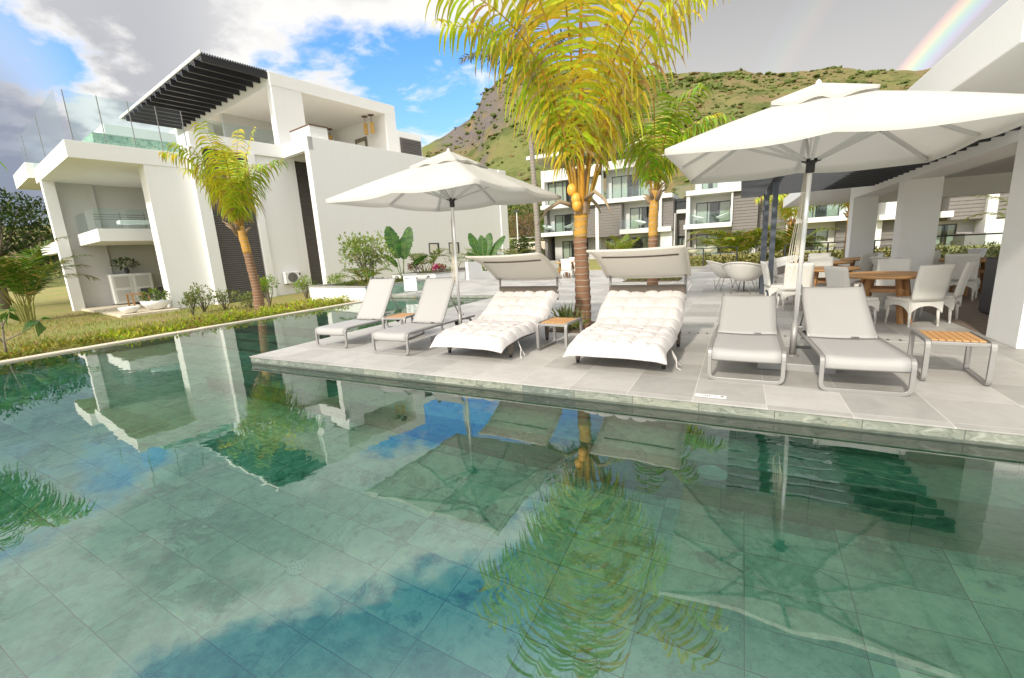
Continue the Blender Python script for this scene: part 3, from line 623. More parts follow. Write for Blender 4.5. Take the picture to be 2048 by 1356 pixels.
    S('plunge_pool', 'pool_wall', (-34, -28.3, 6.0, 9.3, 7.17, 7.85)); S('parapet', 'stucco', (-38, -31, 7.1, 10.2, 7.17, 8.95)); S('parapet', 'stucco', (-28.6, -27.3, 9.42, 9.9, 7.17, 8.2))
    g2 = MB(VO); [g2.box(-27.1, -27.08, 10.0 + k * 1.35, 11.3 + k * 1.35, 8.2, 8.95) for k in range(3)]; g2.build('terrace_glass', 'glass', t)
    return t
build_villa()
def lantern_pair(loc, label):
    t = thing('pendant_lantern', label, 'lantern', loc, -VA, 'bamboo lanterns under the villa roof')
    for k, (x, y) in enumerate(((-.3, 0), (.3, .12))):
        m = MB(); m.lathe([(.22, 0), (.22, -.05)], 14, (x, y, 0)); m.tube([(x, y, -.05), (x, y, -.5)], .02, 6); m.build('ceiling_mount', 'brown_trim', t)
        m = MB(); 
        for j in range(9): m.lathe([(.17, -.52 - j * .082), (.2, -.545 - j * .082), (.17, -.595 - j * .082)], 4, (x, y, 0))
        m.lathe([(.15, -.5), (.15, -1.27)], 4, (x, y, 0)); m.build('lantern_shade', 'lantern', t)
lantern_pair(VW(-28.95, 21.9, 11.75), 'larger pair of bamboo lanterns hanging in front on the villa roof terrace')
lantern_pair(VW(-34.1, 21.7, 11.75), 'smaller half hidden pair of bamboo lanterns hanging further back under the villa roof')
def on_villa(name, label, cat, u, v, z): return thing(name, label, cat, VW(u, v, z), -VA)
t = on_villa('wall_mirror', 'carved wooden frame leaning on the end wall of the villa roof terrace', 'mirror frame', -30.9, 22.57, 9.35)
solid('frame', 'bark', [(-.75, .75, -.06, 0, 1.0, 1.3), (-.75, -.5, -.06, 0, 0, 1.0), (.5, .75, -.06, 0, 0, 1.0)], t, bevel=.05)
solid('mirror_pane', 'curtain', [(-.5, .5, -.03, 0, 0, 1.0)], t)
# porch furniture
t = on_villa('cabinet', 'white panelled cabinet standing in the villa porch', 'cabinet', -34.7, 7.6, -.5)
solid('body', 'white_paint', [(-.3, .3, -1, 1, .06, 1.8)], t, bevel=.02)
for a in (-.95, .03):
    d = solid('door', 'white_paint', [(.30, .33, a, a + .92, .12, 1.74)], t, bevel=.01)
    for z in (.2, 1.0): solid('panel', 'stucco_b', [(.325, .335, a + .12, a + .80, z, z + .66)], d)
t = on_villa('flower_vase', 'dark vase of white and green flowers on the porch cabinet', 'vase', -34.6, 7.5, 1.3)
m = MB(); m.lathe([(.08, 0), (.12, .15), (.07, .3), (.09, .34)], 12); m.build('vase', 'black_plastic', t, smooth=True)
m = MB(); rnd = random.Random(5); leaves(m, (0, 0, .62), (.38, .62, .3), 170, .2, (.03, .07, .015), (.10, .16, .05), rnd); leaves(m, (0, -.1, .65), (.3, .45, .25), 50, .14, (.7, .7, .6), (.6, .62, .5), rnd); m.build('flowers', 'leaf', t)
t = on_villa('garden_table', 'small slatted teak table on the villa porch', 'table', -30.2, 6.75, -.5)
m = MB(); [m.box(-.6, .6, -.4 + k * .14, -.28 + k * .14, .72, .76) for k in range(6)]; m.build('tabletop', 'teak', t)
for x in (-.5, .5):
    for y in (-.32, .34): m = MB(); m.bar((x * 1.1, y, 0), (x, y, .72), .07, .07); m.build('leg', 'teak', t)
for k, (du, dv) in enumerate(((-1.6, .55), (-1.9, 1.25))):
    t = on_villa('garden_chair', ('dark sling chair just behind the porch table', 'dark chair half hidden by the villa wall, beyond the porch table')[k], 'chair', -30.4 + du, 7.1 + dv, -.5); t['group'] = 'dark chairs on the villa porch'
    solid('seat', 'dark_grey', [(-.25, .25, -.25, .25, .42, .46)], t, bevel=.01); solid('backrest', 'dark_grey', [(-.3, -.25, -.25, .25, .46, .95)], t, bevel=.01)
    for x in (-.23, .23):
        for y in (-.23, .23): m = MB(); m.bar((x, y, 0), (x, y, .42), .035, .035); m.build('leg', 'dark_metal', t)
for k, (u, v, r, h) in enumerate(((-26.6, 5.6, .42, .30), (-27.0, 6.75, .62, .46))):
    t = on_villa('planter_bowl', ('low empty white bowl at the porch edge', 'larger white bowl planted with a small green plant beside the porch table')[k], 'bowl', u - .3, v, -.5); m = MB()
    m.lathe([(r * .38, 0), (r * .6, h * .15), (r * .88, h * .6), (r, h), (r * .93, h), (r * .8, h * .6), (r * .1, h * .5)], 22); m.build('bowl', 'white_paint', t, smooth=True)
    if k: m = MB(); leaves(m, (0, 0, h + .2), (.6, .6, .3), 160, .22, (.05, .1, .01), (.14, .2, .02), random.Random(8)); m.build('foliage', 'leaf', t)
t = on_villa('balcony_bench', 'grey slatted bench with white cushion on the villa balcony', 'bench', -31.0, 7.0, 3.62)
solid('seat', 'white_paint', [(-.3, .3, -.2, 1.1, .3, .5)], t, bevel=.04); solid('backrest', 'alu', [(-.34, -.3, -1.1, 1.1, .55 + k * .12, .6 + k * .12) for k in range(3)], t)
for y in (-1.05, 0, 1.05): m = MB(); m.bar((-.32, y, 0), (-.32, y, .95), .04, .04); m.build('leg', 'alu', t)
t = on_villa('air_conditioner', 'white air conditioner outdoor unit on the villa wall', 'air conditioner', -27.08, 13.55, .18)
solid('casing', 'white_paint', [(0, .34, -.5, .5, 0, .72)], t, bevel=.03)
m = MB()
for k in range(7): m.lathe([(.05 + k * .038, 0), (.056 + k * .038, .012)], 22, (0, 0, 0), cap=False)
o = m.build('fan_grille', 'dark_metal', t); o.rotation_euler = (0, R(90), 0); o.location = (.345, -.05, .36)
m = MB(); m.lathe([(.30, 0), (.30, .01)], 24); o = m.build('fan', 'alu', t); o.rotation_euler = (0, R(90), 0); o.location = (.335, -.05, .36)
solid('bracket', 'dark_metal', [(0, .36, -.4, -.36, -.04, 0), (0, .36, .36, .4, -.04, 0)], t)
solid('sticker', 'ink', [(.34, .343, .36, .46, .48, .62)], t)

# ------------------------------------------------------------------ planters, ramp and notice by the pool end
def villa_box(name, label, cat, corner, du, dv, z0, z1, cap=.05, rim=.14):
    u0, v0 = corner; t = thing(name, label, cat, VW(u0 - du / 2, v0 + dv / 2, z0), -VA); h = z1 - z0; x, y = du / 2, dv / 2
    solid('wall', 'stucco_w', [(-x, x, -y, -y + rim, 0, h - cap), (-x, x, y - rim, y, 0, h - cap), (-x, -x + rim, -y + rim, y - rim, 0, h - cap), (x - rim, x, -y + rim, y - rim, 0, h - cap)], t)
    e = .03; solid('coping', 'granite', [(-x - e, x + e, -y - e, -y + rim + e, h - cap, h), (-x - e, x + e, y - rim - e, y + e, h - cap, h), (-x - e, -x + rim + e, -y + rim + e, y - rim - e, h - cap, h), (x - rim - e, x + e, -y + rim + e, y - rim - e, h - cap, h)], t, bevel=.006)
    solid('soil', 'soil', [(-x + rim, x - rim, -y + rim, y - rim, 0, h - .08)], t); return t
def uv_of(x, y): return (x * math.cos(VA) - y * math.sin(VA), x * math.sin(VA) + y * math.cos(VA))
c1 = uv_of(-12.36, 12.02); pl1 = villa_box('planter_box', 'white planter box with grey coping at the far left corner of the pool', 'planter', c1, 4.0, 3.6, -.62, .42)
solid('stone_face', 'pool_wall', [(2.0, 2.03, -1.78, 1.78, 0, .98)], pl1)
c2 = uv_of(-13.6, 18.0); pl2 = villa_box('planter_box', 'longer white planter box with pink flowers standing on the deck behind the pool', 'planter', c2, 3.4, 6.5, -.05, .52)
m = MB(); m.lathe([(.07, 0), (.07, .03), (.045, .035), (.045, .01)], 16); o = m.build('wall_light', 'dark_metal', pl2); o.rotation_euler = (R(90), 0, 0); o.location = (.3, -3.25, .30)
t = thing('ramp_wall', 'white sloping ramp wall with glass panel behind the deck planter', 'wall', VW(c2[0] + .25, c2[1] + 2.2, 0), -VA)
m = MB(); m.add([(0, 0, 0), (0, 9.5, 0), (0, 9.5, .55), (0, 0, .95), (-.18, 0, 0), (-.18, 9.5, 0), (-.18, 9.5, .55), (-.18, 0, .95)], [(0, 1, 2, 3), (4, 7, 6, 5), (3, 2, 6, 7), (1, 5, 6, 2), (0, 3, 7, 4)]); m.build('parapet', 'stucco_w', t)
m = MB(); m.add([(-.09, .2, .93), (-.09, 5.0, .75), (-.09, 5.0, 1.2), (-.09, .2, 1.5)], [(0, 1, 2, 3)]); m.build('glass_panel', 'glass', t, solid=.012)
t = thing('notice_board', 'white notice board of pool rules at the far end of the pool', 'notice', (-11.0, 12.98, 0), R(18))
solid('board', 'white_paint', [(-.25, .25, -.012, .012, .14, .72)], t, bevel=.004); solid('top_bar', 'granite', [(-.3, .3, -.03, .03, .72, .80)], t)
for x in (-.2, .2): solid('leg', 'alu', [(x - .012, x + .012, .014, .034, 0, .72)], t)
m = MB()
for k in range(9):
    for j in range(2): m.box(-.2 + j * .22, -.2 + j * .22 + random.uniform(.10, .17), -.0145, -.0125, .18 + k * .045, .195 + k * .045)
m.box(-.2, -.02, -.0148, -.0125, .60, .65); m.build('printed_lines', 'alu', t)
# ------------------------------------------------------------------ pavilion on the right
def build_pavilion():
    O3 = (6, 12, 0); t = thing('pavilion', 'white open restaurant pavilion with square columns and a deep flat roof', 'pavilion', O3)
    S = lambda n, m, *b, **k: solid(n, m, b, t, O3, **k)
    S('roof', 'stucco_w', (1.8, 14, 5.0, 26, 2.76, 3.17), bevel=.01)
    S('parapet', 'stucco', (4.5, 14, 6.5, 26, 3.17, 4.2))
    S('column', 'stucco_w', (2.93, 3.52, 7.1, 7.83, 0, 2.76), bevel=.006); S('column', 'stucco_w', (2.93, 3.52, 11.93, 12.36, 0, 2.41), bevel=.006); S('column', 'stucco_w', (2.93, 3.52, 16.58, 17.1, 0, 2.41), bevel=.006)
    S('beam', 'stucco_w', (2.93, 3.52, 7.83, 17.1, 2.41, 2.76)); S('beam', 'stucco_w', (3.52, 14, 17.0, 17.4, 2.25, 2.76)); S('beam', 'stucco', (3.52, 14, 7.12, 7.5, 2.45, 2.76))
    S('soffit_fitting', 'black_plastic', (2.2, 2.32, 9.1, 9.35, 2.68, 2.758), (2.2, 2.32, 10.2, 10.45, 2.68, 2.758))
build_pavilion()
def build_deck_pergola():
    O3 = (1.5, 11, 0); t = thing('pergola', 'dark slate pergola with square posts and slatted roof against the white pavilion', 'pergola', O3)
    for (x, y) in ((.62, 11.1), (.55, 12.88), (.58, 14.4)): solid('post', 'dark_blue', [(x - .05, x + .05, y - .05, y + .05, 0, 2.66)], t, O3, bevel=.006)
    solid('beam', 'dark_blue', [(.50, .66, 7.75, 14.5, 2.66, 2.755)], t, O3)
    m = MB(O3); y = 7.8
    while y < 14.5: m.box(-.03, 2.925, y, y + .045, 2.535, 2.655); y += .36
    m.build('slats', 'dark_metal', t)
build_deck_pergola()
t = thing('speaker_box', 'tall charcoal cabinet beside the white pavilion column', 'cabinet', (3.75, 9.85, 0))
solid('body', 'dark_grey', [(-.12, .5, -.2, .25, .02, .9)], t, bevel=.02); solid('top', 'black_plastic', [(-.125, .505, -.205, .255, .9, .915)], t)

# ------------------------------------------------------------------ apartment blocks across the garden
def block(name, label, x0, x1, y0, parts):
    O3 = ((x0 + x1) / 2, y0 + 4, -.1); t = thing(name, label, 'apartment block', O3, 0, 'apartment blocks across the garden')
    for p in parts:
        k, a = p[0], p[1:]
        if k == 'win':       # x0 x1 z0 z1 y
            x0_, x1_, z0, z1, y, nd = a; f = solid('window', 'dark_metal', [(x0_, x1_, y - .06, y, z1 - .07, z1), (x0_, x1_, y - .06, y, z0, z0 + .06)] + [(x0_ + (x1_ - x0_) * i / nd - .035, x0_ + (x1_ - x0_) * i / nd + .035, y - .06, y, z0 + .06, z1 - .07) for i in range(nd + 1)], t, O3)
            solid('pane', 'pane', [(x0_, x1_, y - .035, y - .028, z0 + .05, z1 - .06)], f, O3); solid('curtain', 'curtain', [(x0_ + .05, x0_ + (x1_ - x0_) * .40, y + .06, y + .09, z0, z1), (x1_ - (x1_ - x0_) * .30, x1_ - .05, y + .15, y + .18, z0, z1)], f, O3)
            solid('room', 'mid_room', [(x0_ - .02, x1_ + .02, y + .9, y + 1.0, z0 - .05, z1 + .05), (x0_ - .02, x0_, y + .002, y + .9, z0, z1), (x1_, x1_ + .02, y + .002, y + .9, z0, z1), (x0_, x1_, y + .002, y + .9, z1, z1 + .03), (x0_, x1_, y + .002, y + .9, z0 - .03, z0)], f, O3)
        elif k == 'glass': solid('balcony_glass', 'glass', [(a[0], a[1], a[4], a[4] + .02, a[2], a[3])], t, O3)
        elif k == 'clad':
            x0_, x1_, z0, z1, y0_, y1_ = a; m = MB(O3); m.box(x0_, x1_, y0_, y1_, z0, z1); z = z0 + .04
            o = m.build('cladding', 'slat_grey', t); m = MB(O3)
            while z < z1 - .04: m.box(x0_ + .01, x1_ - .01, y0_ - .045, y0_ - .001, z, z + .20); z += .27
            m.build('slats', 'slat_grey', o)
        else: solid(k, a[0], [a[1:]], t, O3)
    return t
M['slat_grey'] = simple('weathered_grey_slats', (.19, .175, .165), .75, var=.2, vs=4)
FY = 46.0
def wallwin(mat, x0, x1, z0, z1, y, wx0, wx1, wz0, wz1, nd=3):
    """a wall with an opening, and the window set into it"""
    r = [('wall', mat, x0, wx0, y, y + .25, z0, z1), ('wall', mat, wx1, x1, y, y + .25, z0, z1)]
    if wz1 < z1: r.append(('wall', mat, wx0, wx1, y, y + .25, wz1, z1))
    if wz0 > z0: r.append(('wall', mat, wx0, wx1, y, y + .25, z0, wz0))
    return r + [('win', wx0, wx1, wz0, wz1, y + .2, nd)]
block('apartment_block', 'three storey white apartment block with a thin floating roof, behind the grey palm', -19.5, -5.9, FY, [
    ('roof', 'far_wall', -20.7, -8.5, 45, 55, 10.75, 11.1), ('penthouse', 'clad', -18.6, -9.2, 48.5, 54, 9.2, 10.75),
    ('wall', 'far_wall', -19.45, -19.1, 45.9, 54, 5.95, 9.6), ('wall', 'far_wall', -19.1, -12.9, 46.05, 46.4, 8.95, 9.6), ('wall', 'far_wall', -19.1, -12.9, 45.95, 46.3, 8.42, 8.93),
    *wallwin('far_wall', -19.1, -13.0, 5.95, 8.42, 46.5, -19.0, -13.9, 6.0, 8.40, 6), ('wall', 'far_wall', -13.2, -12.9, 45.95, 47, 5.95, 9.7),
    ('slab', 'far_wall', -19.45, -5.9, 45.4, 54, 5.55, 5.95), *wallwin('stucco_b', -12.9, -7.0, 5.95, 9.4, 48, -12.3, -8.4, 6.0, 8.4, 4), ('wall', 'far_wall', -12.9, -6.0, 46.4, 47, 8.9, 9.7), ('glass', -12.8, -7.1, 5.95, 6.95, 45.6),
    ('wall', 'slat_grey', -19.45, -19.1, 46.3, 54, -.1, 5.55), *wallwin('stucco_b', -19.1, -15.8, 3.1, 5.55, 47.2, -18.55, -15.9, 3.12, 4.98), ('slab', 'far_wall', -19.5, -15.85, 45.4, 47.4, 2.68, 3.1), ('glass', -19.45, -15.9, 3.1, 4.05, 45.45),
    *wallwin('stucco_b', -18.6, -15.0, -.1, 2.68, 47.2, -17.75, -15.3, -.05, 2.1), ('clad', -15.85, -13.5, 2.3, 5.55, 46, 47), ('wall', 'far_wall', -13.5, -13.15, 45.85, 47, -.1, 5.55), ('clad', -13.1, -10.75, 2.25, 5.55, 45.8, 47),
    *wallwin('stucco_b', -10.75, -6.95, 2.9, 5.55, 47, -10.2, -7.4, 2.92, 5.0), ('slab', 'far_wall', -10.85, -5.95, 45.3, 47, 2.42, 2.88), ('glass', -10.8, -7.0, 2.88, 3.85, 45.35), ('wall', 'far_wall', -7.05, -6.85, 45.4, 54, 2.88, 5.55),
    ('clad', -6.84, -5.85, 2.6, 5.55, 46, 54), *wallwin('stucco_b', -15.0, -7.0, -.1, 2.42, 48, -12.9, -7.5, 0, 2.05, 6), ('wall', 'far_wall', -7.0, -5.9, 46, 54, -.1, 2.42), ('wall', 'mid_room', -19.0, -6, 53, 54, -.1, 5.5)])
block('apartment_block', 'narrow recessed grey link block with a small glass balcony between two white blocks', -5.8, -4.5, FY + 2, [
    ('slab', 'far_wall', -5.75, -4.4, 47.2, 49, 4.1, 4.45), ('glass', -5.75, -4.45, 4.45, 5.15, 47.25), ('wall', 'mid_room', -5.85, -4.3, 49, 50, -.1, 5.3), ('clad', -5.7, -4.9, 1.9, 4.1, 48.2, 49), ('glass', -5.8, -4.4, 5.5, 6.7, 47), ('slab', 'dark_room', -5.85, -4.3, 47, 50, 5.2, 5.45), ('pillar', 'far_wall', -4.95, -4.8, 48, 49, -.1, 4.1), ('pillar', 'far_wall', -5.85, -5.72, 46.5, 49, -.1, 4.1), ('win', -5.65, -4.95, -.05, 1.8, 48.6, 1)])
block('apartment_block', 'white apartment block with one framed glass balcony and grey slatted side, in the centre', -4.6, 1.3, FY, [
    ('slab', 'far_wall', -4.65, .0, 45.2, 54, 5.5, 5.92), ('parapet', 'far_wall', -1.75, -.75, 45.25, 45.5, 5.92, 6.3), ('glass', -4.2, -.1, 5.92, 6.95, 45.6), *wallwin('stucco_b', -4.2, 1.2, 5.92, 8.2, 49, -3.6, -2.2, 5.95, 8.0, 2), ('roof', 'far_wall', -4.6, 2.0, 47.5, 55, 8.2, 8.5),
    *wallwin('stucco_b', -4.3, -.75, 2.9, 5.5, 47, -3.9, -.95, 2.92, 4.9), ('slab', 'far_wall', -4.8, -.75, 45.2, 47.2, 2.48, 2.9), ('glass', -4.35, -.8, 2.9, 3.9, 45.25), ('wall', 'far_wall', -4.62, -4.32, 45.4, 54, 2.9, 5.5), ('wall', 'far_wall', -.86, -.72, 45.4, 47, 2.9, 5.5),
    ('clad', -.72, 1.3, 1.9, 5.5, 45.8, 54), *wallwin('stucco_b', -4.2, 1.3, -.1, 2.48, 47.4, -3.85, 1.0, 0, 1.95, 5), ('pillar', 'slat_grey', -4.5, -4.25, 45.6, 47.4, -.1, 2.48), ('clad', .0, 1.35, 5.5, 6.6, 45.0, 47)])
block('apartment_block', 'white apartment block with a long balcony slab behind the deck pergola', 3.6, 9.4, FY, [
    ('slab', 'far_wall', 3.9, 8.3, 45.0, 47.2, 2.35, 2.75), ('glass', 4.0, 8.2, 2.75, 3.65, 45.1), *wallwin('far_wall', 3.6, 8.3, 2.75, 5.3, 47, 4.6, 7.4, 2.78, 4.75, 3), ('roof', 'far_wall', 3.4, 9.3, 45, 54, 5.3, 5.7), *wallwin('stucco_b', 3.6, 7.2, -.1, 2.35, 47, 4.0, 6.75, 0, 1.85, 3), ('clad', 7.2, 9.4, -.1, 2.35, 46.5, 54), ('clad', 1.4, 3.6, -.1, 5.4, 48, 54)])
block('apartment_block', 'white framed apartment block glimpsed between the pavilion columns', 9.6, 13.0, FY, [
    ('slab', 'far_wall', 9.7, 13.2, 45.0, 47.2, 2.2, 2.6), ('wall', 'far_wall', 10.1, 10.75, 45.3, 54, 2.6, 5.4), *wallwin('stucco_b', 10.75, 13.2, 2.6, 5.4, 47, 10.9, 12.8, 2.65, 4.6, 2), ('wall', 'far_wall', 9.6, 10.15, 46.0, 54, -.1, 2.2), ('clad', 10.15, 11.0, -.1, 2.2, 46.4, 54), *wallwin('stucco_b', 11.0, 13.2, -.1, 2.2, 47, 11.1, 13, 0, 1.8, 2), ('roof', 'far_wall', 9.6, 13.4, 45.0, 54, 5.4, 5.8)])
block('apartment_block', 'grey slatted apartment block with pale pillar behind the pavilion dining area', 13.4, 22, FY, [
    ('clad', 13.9, 15.9, 1.85, 5.2, 45.6, 54), ('pillar', 'far_wall', 15.9, 16.45, 45.2, 54, 1.75, 5.6), ('clad', 16.45, 22, 1.85, 5.2, 45.6, 54), ('roof', 'far_wall', 13.4, 22, 45, 54, 5.2, 5.6), ('slab', 'far_wall', 13.3, 14.0, 44.8, 47, 2.1, 2.55), *wallwin('stucco_b', 13.4, 16, -.1, 1.85, 47, 13.6, 15.0, 0, 1.6, 2), ('wall', 'slat_grey', 14.7, 15.8, 44.5, 46.5, -.1, .85), ('wall', 'far_wall', 15.85, 17.0, 45, 46.5, -.1, 1.75), *wallwin('stucco_b', 17, 22, -.1, 1.85, 47, 17.3, 21.5, 0, 1.6, 4)])

# ------------------------------------------------------------------ loungers, side tables, daybeds, parasols
def lounger_proto(ang, label):
    t = thing('sun_lounger', label, 'sun lounger', group='grey sling sun loungers on the pool deck'); W = .33; H = .325
    X, Y, Z = Vector((1, 0, 0)), Vector((0, 1, 0)), Vector((0, 0, 1))
    def rail(sd): 
        return rcorner((sd * W, .02, H), -Z, Y, .07) + [Vector((sd * W, 1.0, H - .01)), Vector((sd * W, 1.95, H - .03))]
    foot = rcorner((-W, .02, .018), Z, X, .07) + rcorner((W, .02, .018), -X, Z, .07)
    pts = rail(-1)[::-1] + foot + rail(1)
    m = MB(); m.tube(pts, .03, 4, sq=(.019, .014)); m.build('frame', 'alu', t, bevel=.004)
    m = MB(); b = 1.82
    m.tube([Vector((-W, b - .25, H - .02))] + rcorner((-W, b, H - .05), -Y, -Z, .07)[:] + rcorner((-W, b, .018), Z, X, .07) + rcorner((W, b, .018), -X, Z, .07) + rcorner((W, b, H - .05), -Z, -Y, .07) + [Vector((W, b - .25, H - .02))], .03, 4, sq=(.018, .014)); m.build('rear_leg', 'alu', t)
    prof = [(.045, .205), (.012, .225), (.006, .27), (.02, .315), (.06, .338), (.3, .34), (.6, .338), (.93, .335)]
    def seat(u, v):
        k = v * (len(prof) - 1); i = min(int(k), len(prof) - 2); f = k - i; y = prof[i][0] * (1 - f) + prof[i + 1][0] * f; z = prof[i][1] * (1 - f) + prof[i + 1][1] * f
        return Vector(((u - .5) * 2 * (W - .022), y, z - .012 * math.sin(math.pi * u) * min(1, v * 2)))
    m = MB(); m.grid(seat, 8, 24); m.build('seat', 'sling', t, smooth=True, solid=.006)
    a = R(ang); L = .90; hb = Vector((0, .95, H + .01)); D = Vector((0, math.cos(a), math.sin(a))); Nn = Vector((0, -math.sin(a), math.cos(a)))
    def back(u, v):
        s = v * L; bend = .05 * v * v; curl = max(0, v - .93) / .07
        p = hb + D * s + Nn * (bend - .0) + Vector(((u - .5) * 2 * (W - .03), 0, 0)) - Nn * (.012 * math.sin(math.pi * u)) - Nn * .04 * curl ** 2
        return p
    m = MB(); m.grid(back, 8, 16); m.build('backrest', 'sling', t, smooth=True, solid=.006)
    for sd in (-1, 1):
        m = MB(); P = [hb + D * (L * k / 6) + Nn * (.05 * (k / 6) ** 2 - .012) + Vector((sd * (W - .028), 0, 0)) for k in range(7)] + [hb + D * (L + .03) + Nn * .015 + Vector((sd * (W - .028), 0, 0)), hb + D * (L + .035) - Nn * .02 + Vector((sd * (W - .028), 0, 0))]; m.tube(P, .013, 6)
        m.tube([hb + D * .55 + Vector((sd * (W - .05), 0, 0)), Vector((sd * (W - .05), hb.y + .55 * D.y + .28, H - .02))], .009, 6)
        m.build('backrest_frame', 'alu', t, smooth=True)
    for sd in (-1, 1): m = MB(); m.lathe([(.02, -.015), (.05, -.015), (.055, 0), (.05, .015), (.02, .015)], 14); o = m.build('wheel', 'black_plastic', t, smooth=True); o.rotation_euler = (0, R(90), 0); o.location = (sd * (W - .06), 1.45, .255)
    solid('maker_tag', 'dark_grey', [(.08, .15, .938, .95, .338, .343)], t)
    return t
GL = 'grey sling sun loungers on the pool deck'
lA = lounger_proto(52, 'grey sun lounger nearest the pool corner, left of the small teak side table'); lA.location = (-6.05, 4.98, 0)
lB = copy_tree(lA); lB.location = (-4.62, 4.84, 0); lB['label'] = 'grey sun lounger right in front of the left parasol pole'
lC = lounger_proto(22, 'grey sun lounger with its back nearly flat, left of the right parasol pole'); lC.location = (.10, 4.84, 0)
lD = lounger_proto(31, 'grey sun lounger between the right parasol pole and a teak side table'); lD.location = (1.06, 4.78, 0)
for o, a in ((lA, 3), (lB, 1), (lC, -1), (lD, 2)): o.rotation_euler = (0, 0, R(a))
def table_proto(label):
    t = thing('side_table', label, 'side table', group='aluminium side tables with teak tops'); X, Y, Z = Vector((1, 0, 0)), Vector((0, 1, 0)), Vector((0, 0, 1)); w, d, h = .22, .29, .40
    for sd in (-1, 1):
        x = sd * w; pts = rcorner((x, -d, h), Y, -Z, .06) + rcorner((x, -d, .015), Z, Y, .05) + rcorner((x, d, .015), -Y, Z, .05) + rcorner((x, d, h), -Z, -Y, .06)
        m = MB(); m.tube(pts, .02, 4, closed=True, sq=(.02, .016)); m.build('leg_frame', 'alu', t, bevel=.003)
    [solid('crossbar', 'alu', [(-w + .0205, w - .0205, y0, y0 + .05, h - .035, h)], t, bevel=.006) for y0 in (-d, d - .05)]
    m = MB(); k = -w + .03
    while k < w - .06: m.box(k, k + .048, -d + .055, d - .055, h - .02, h + .008); k += .0545
    o = m.build('tabletop', 'teak', t, bevel=.003); return t
tt = table_proto('teak topped aluminium side table standing alone at the right edge of the deck'); tt.location = (1.86, 5.62, 0); tt.rotation_euler = (0, 0, R(-4))
for loc, a, lb in (((-2.30, 5.92, 0), -3, 'aluminium side table with brown slatted top between the two white daybeds'), ((-5.38, 6.05, 0), 8, 'aluminium side table with teak top between the two upright loungers')):
    o = copy_tree(tt); o.location = loc; o.rotation_euler = (0, 0, R(a)); o['label'] = lb
BED = [(.0, .20), (.12, .235), (.35, .275), (.62, .30), (.85, .29), (1.08, .28), (1.28, .33), (1.5, .45), (1.75, .61), (2.0, .75)]
def bedz(y):
    for (a, b), (c, d) in zip(BED, BED[1:]):
        if y <= c: t = (y - a) / (c - a); t2 = t; return b + (d - b) * t2
    return BED[-1][1]
def bedz_s(y): return sum(bedz(min(2.0, max(0, y + k * .06))) for k in (-2, -1, 0, 1, 2)) / 5
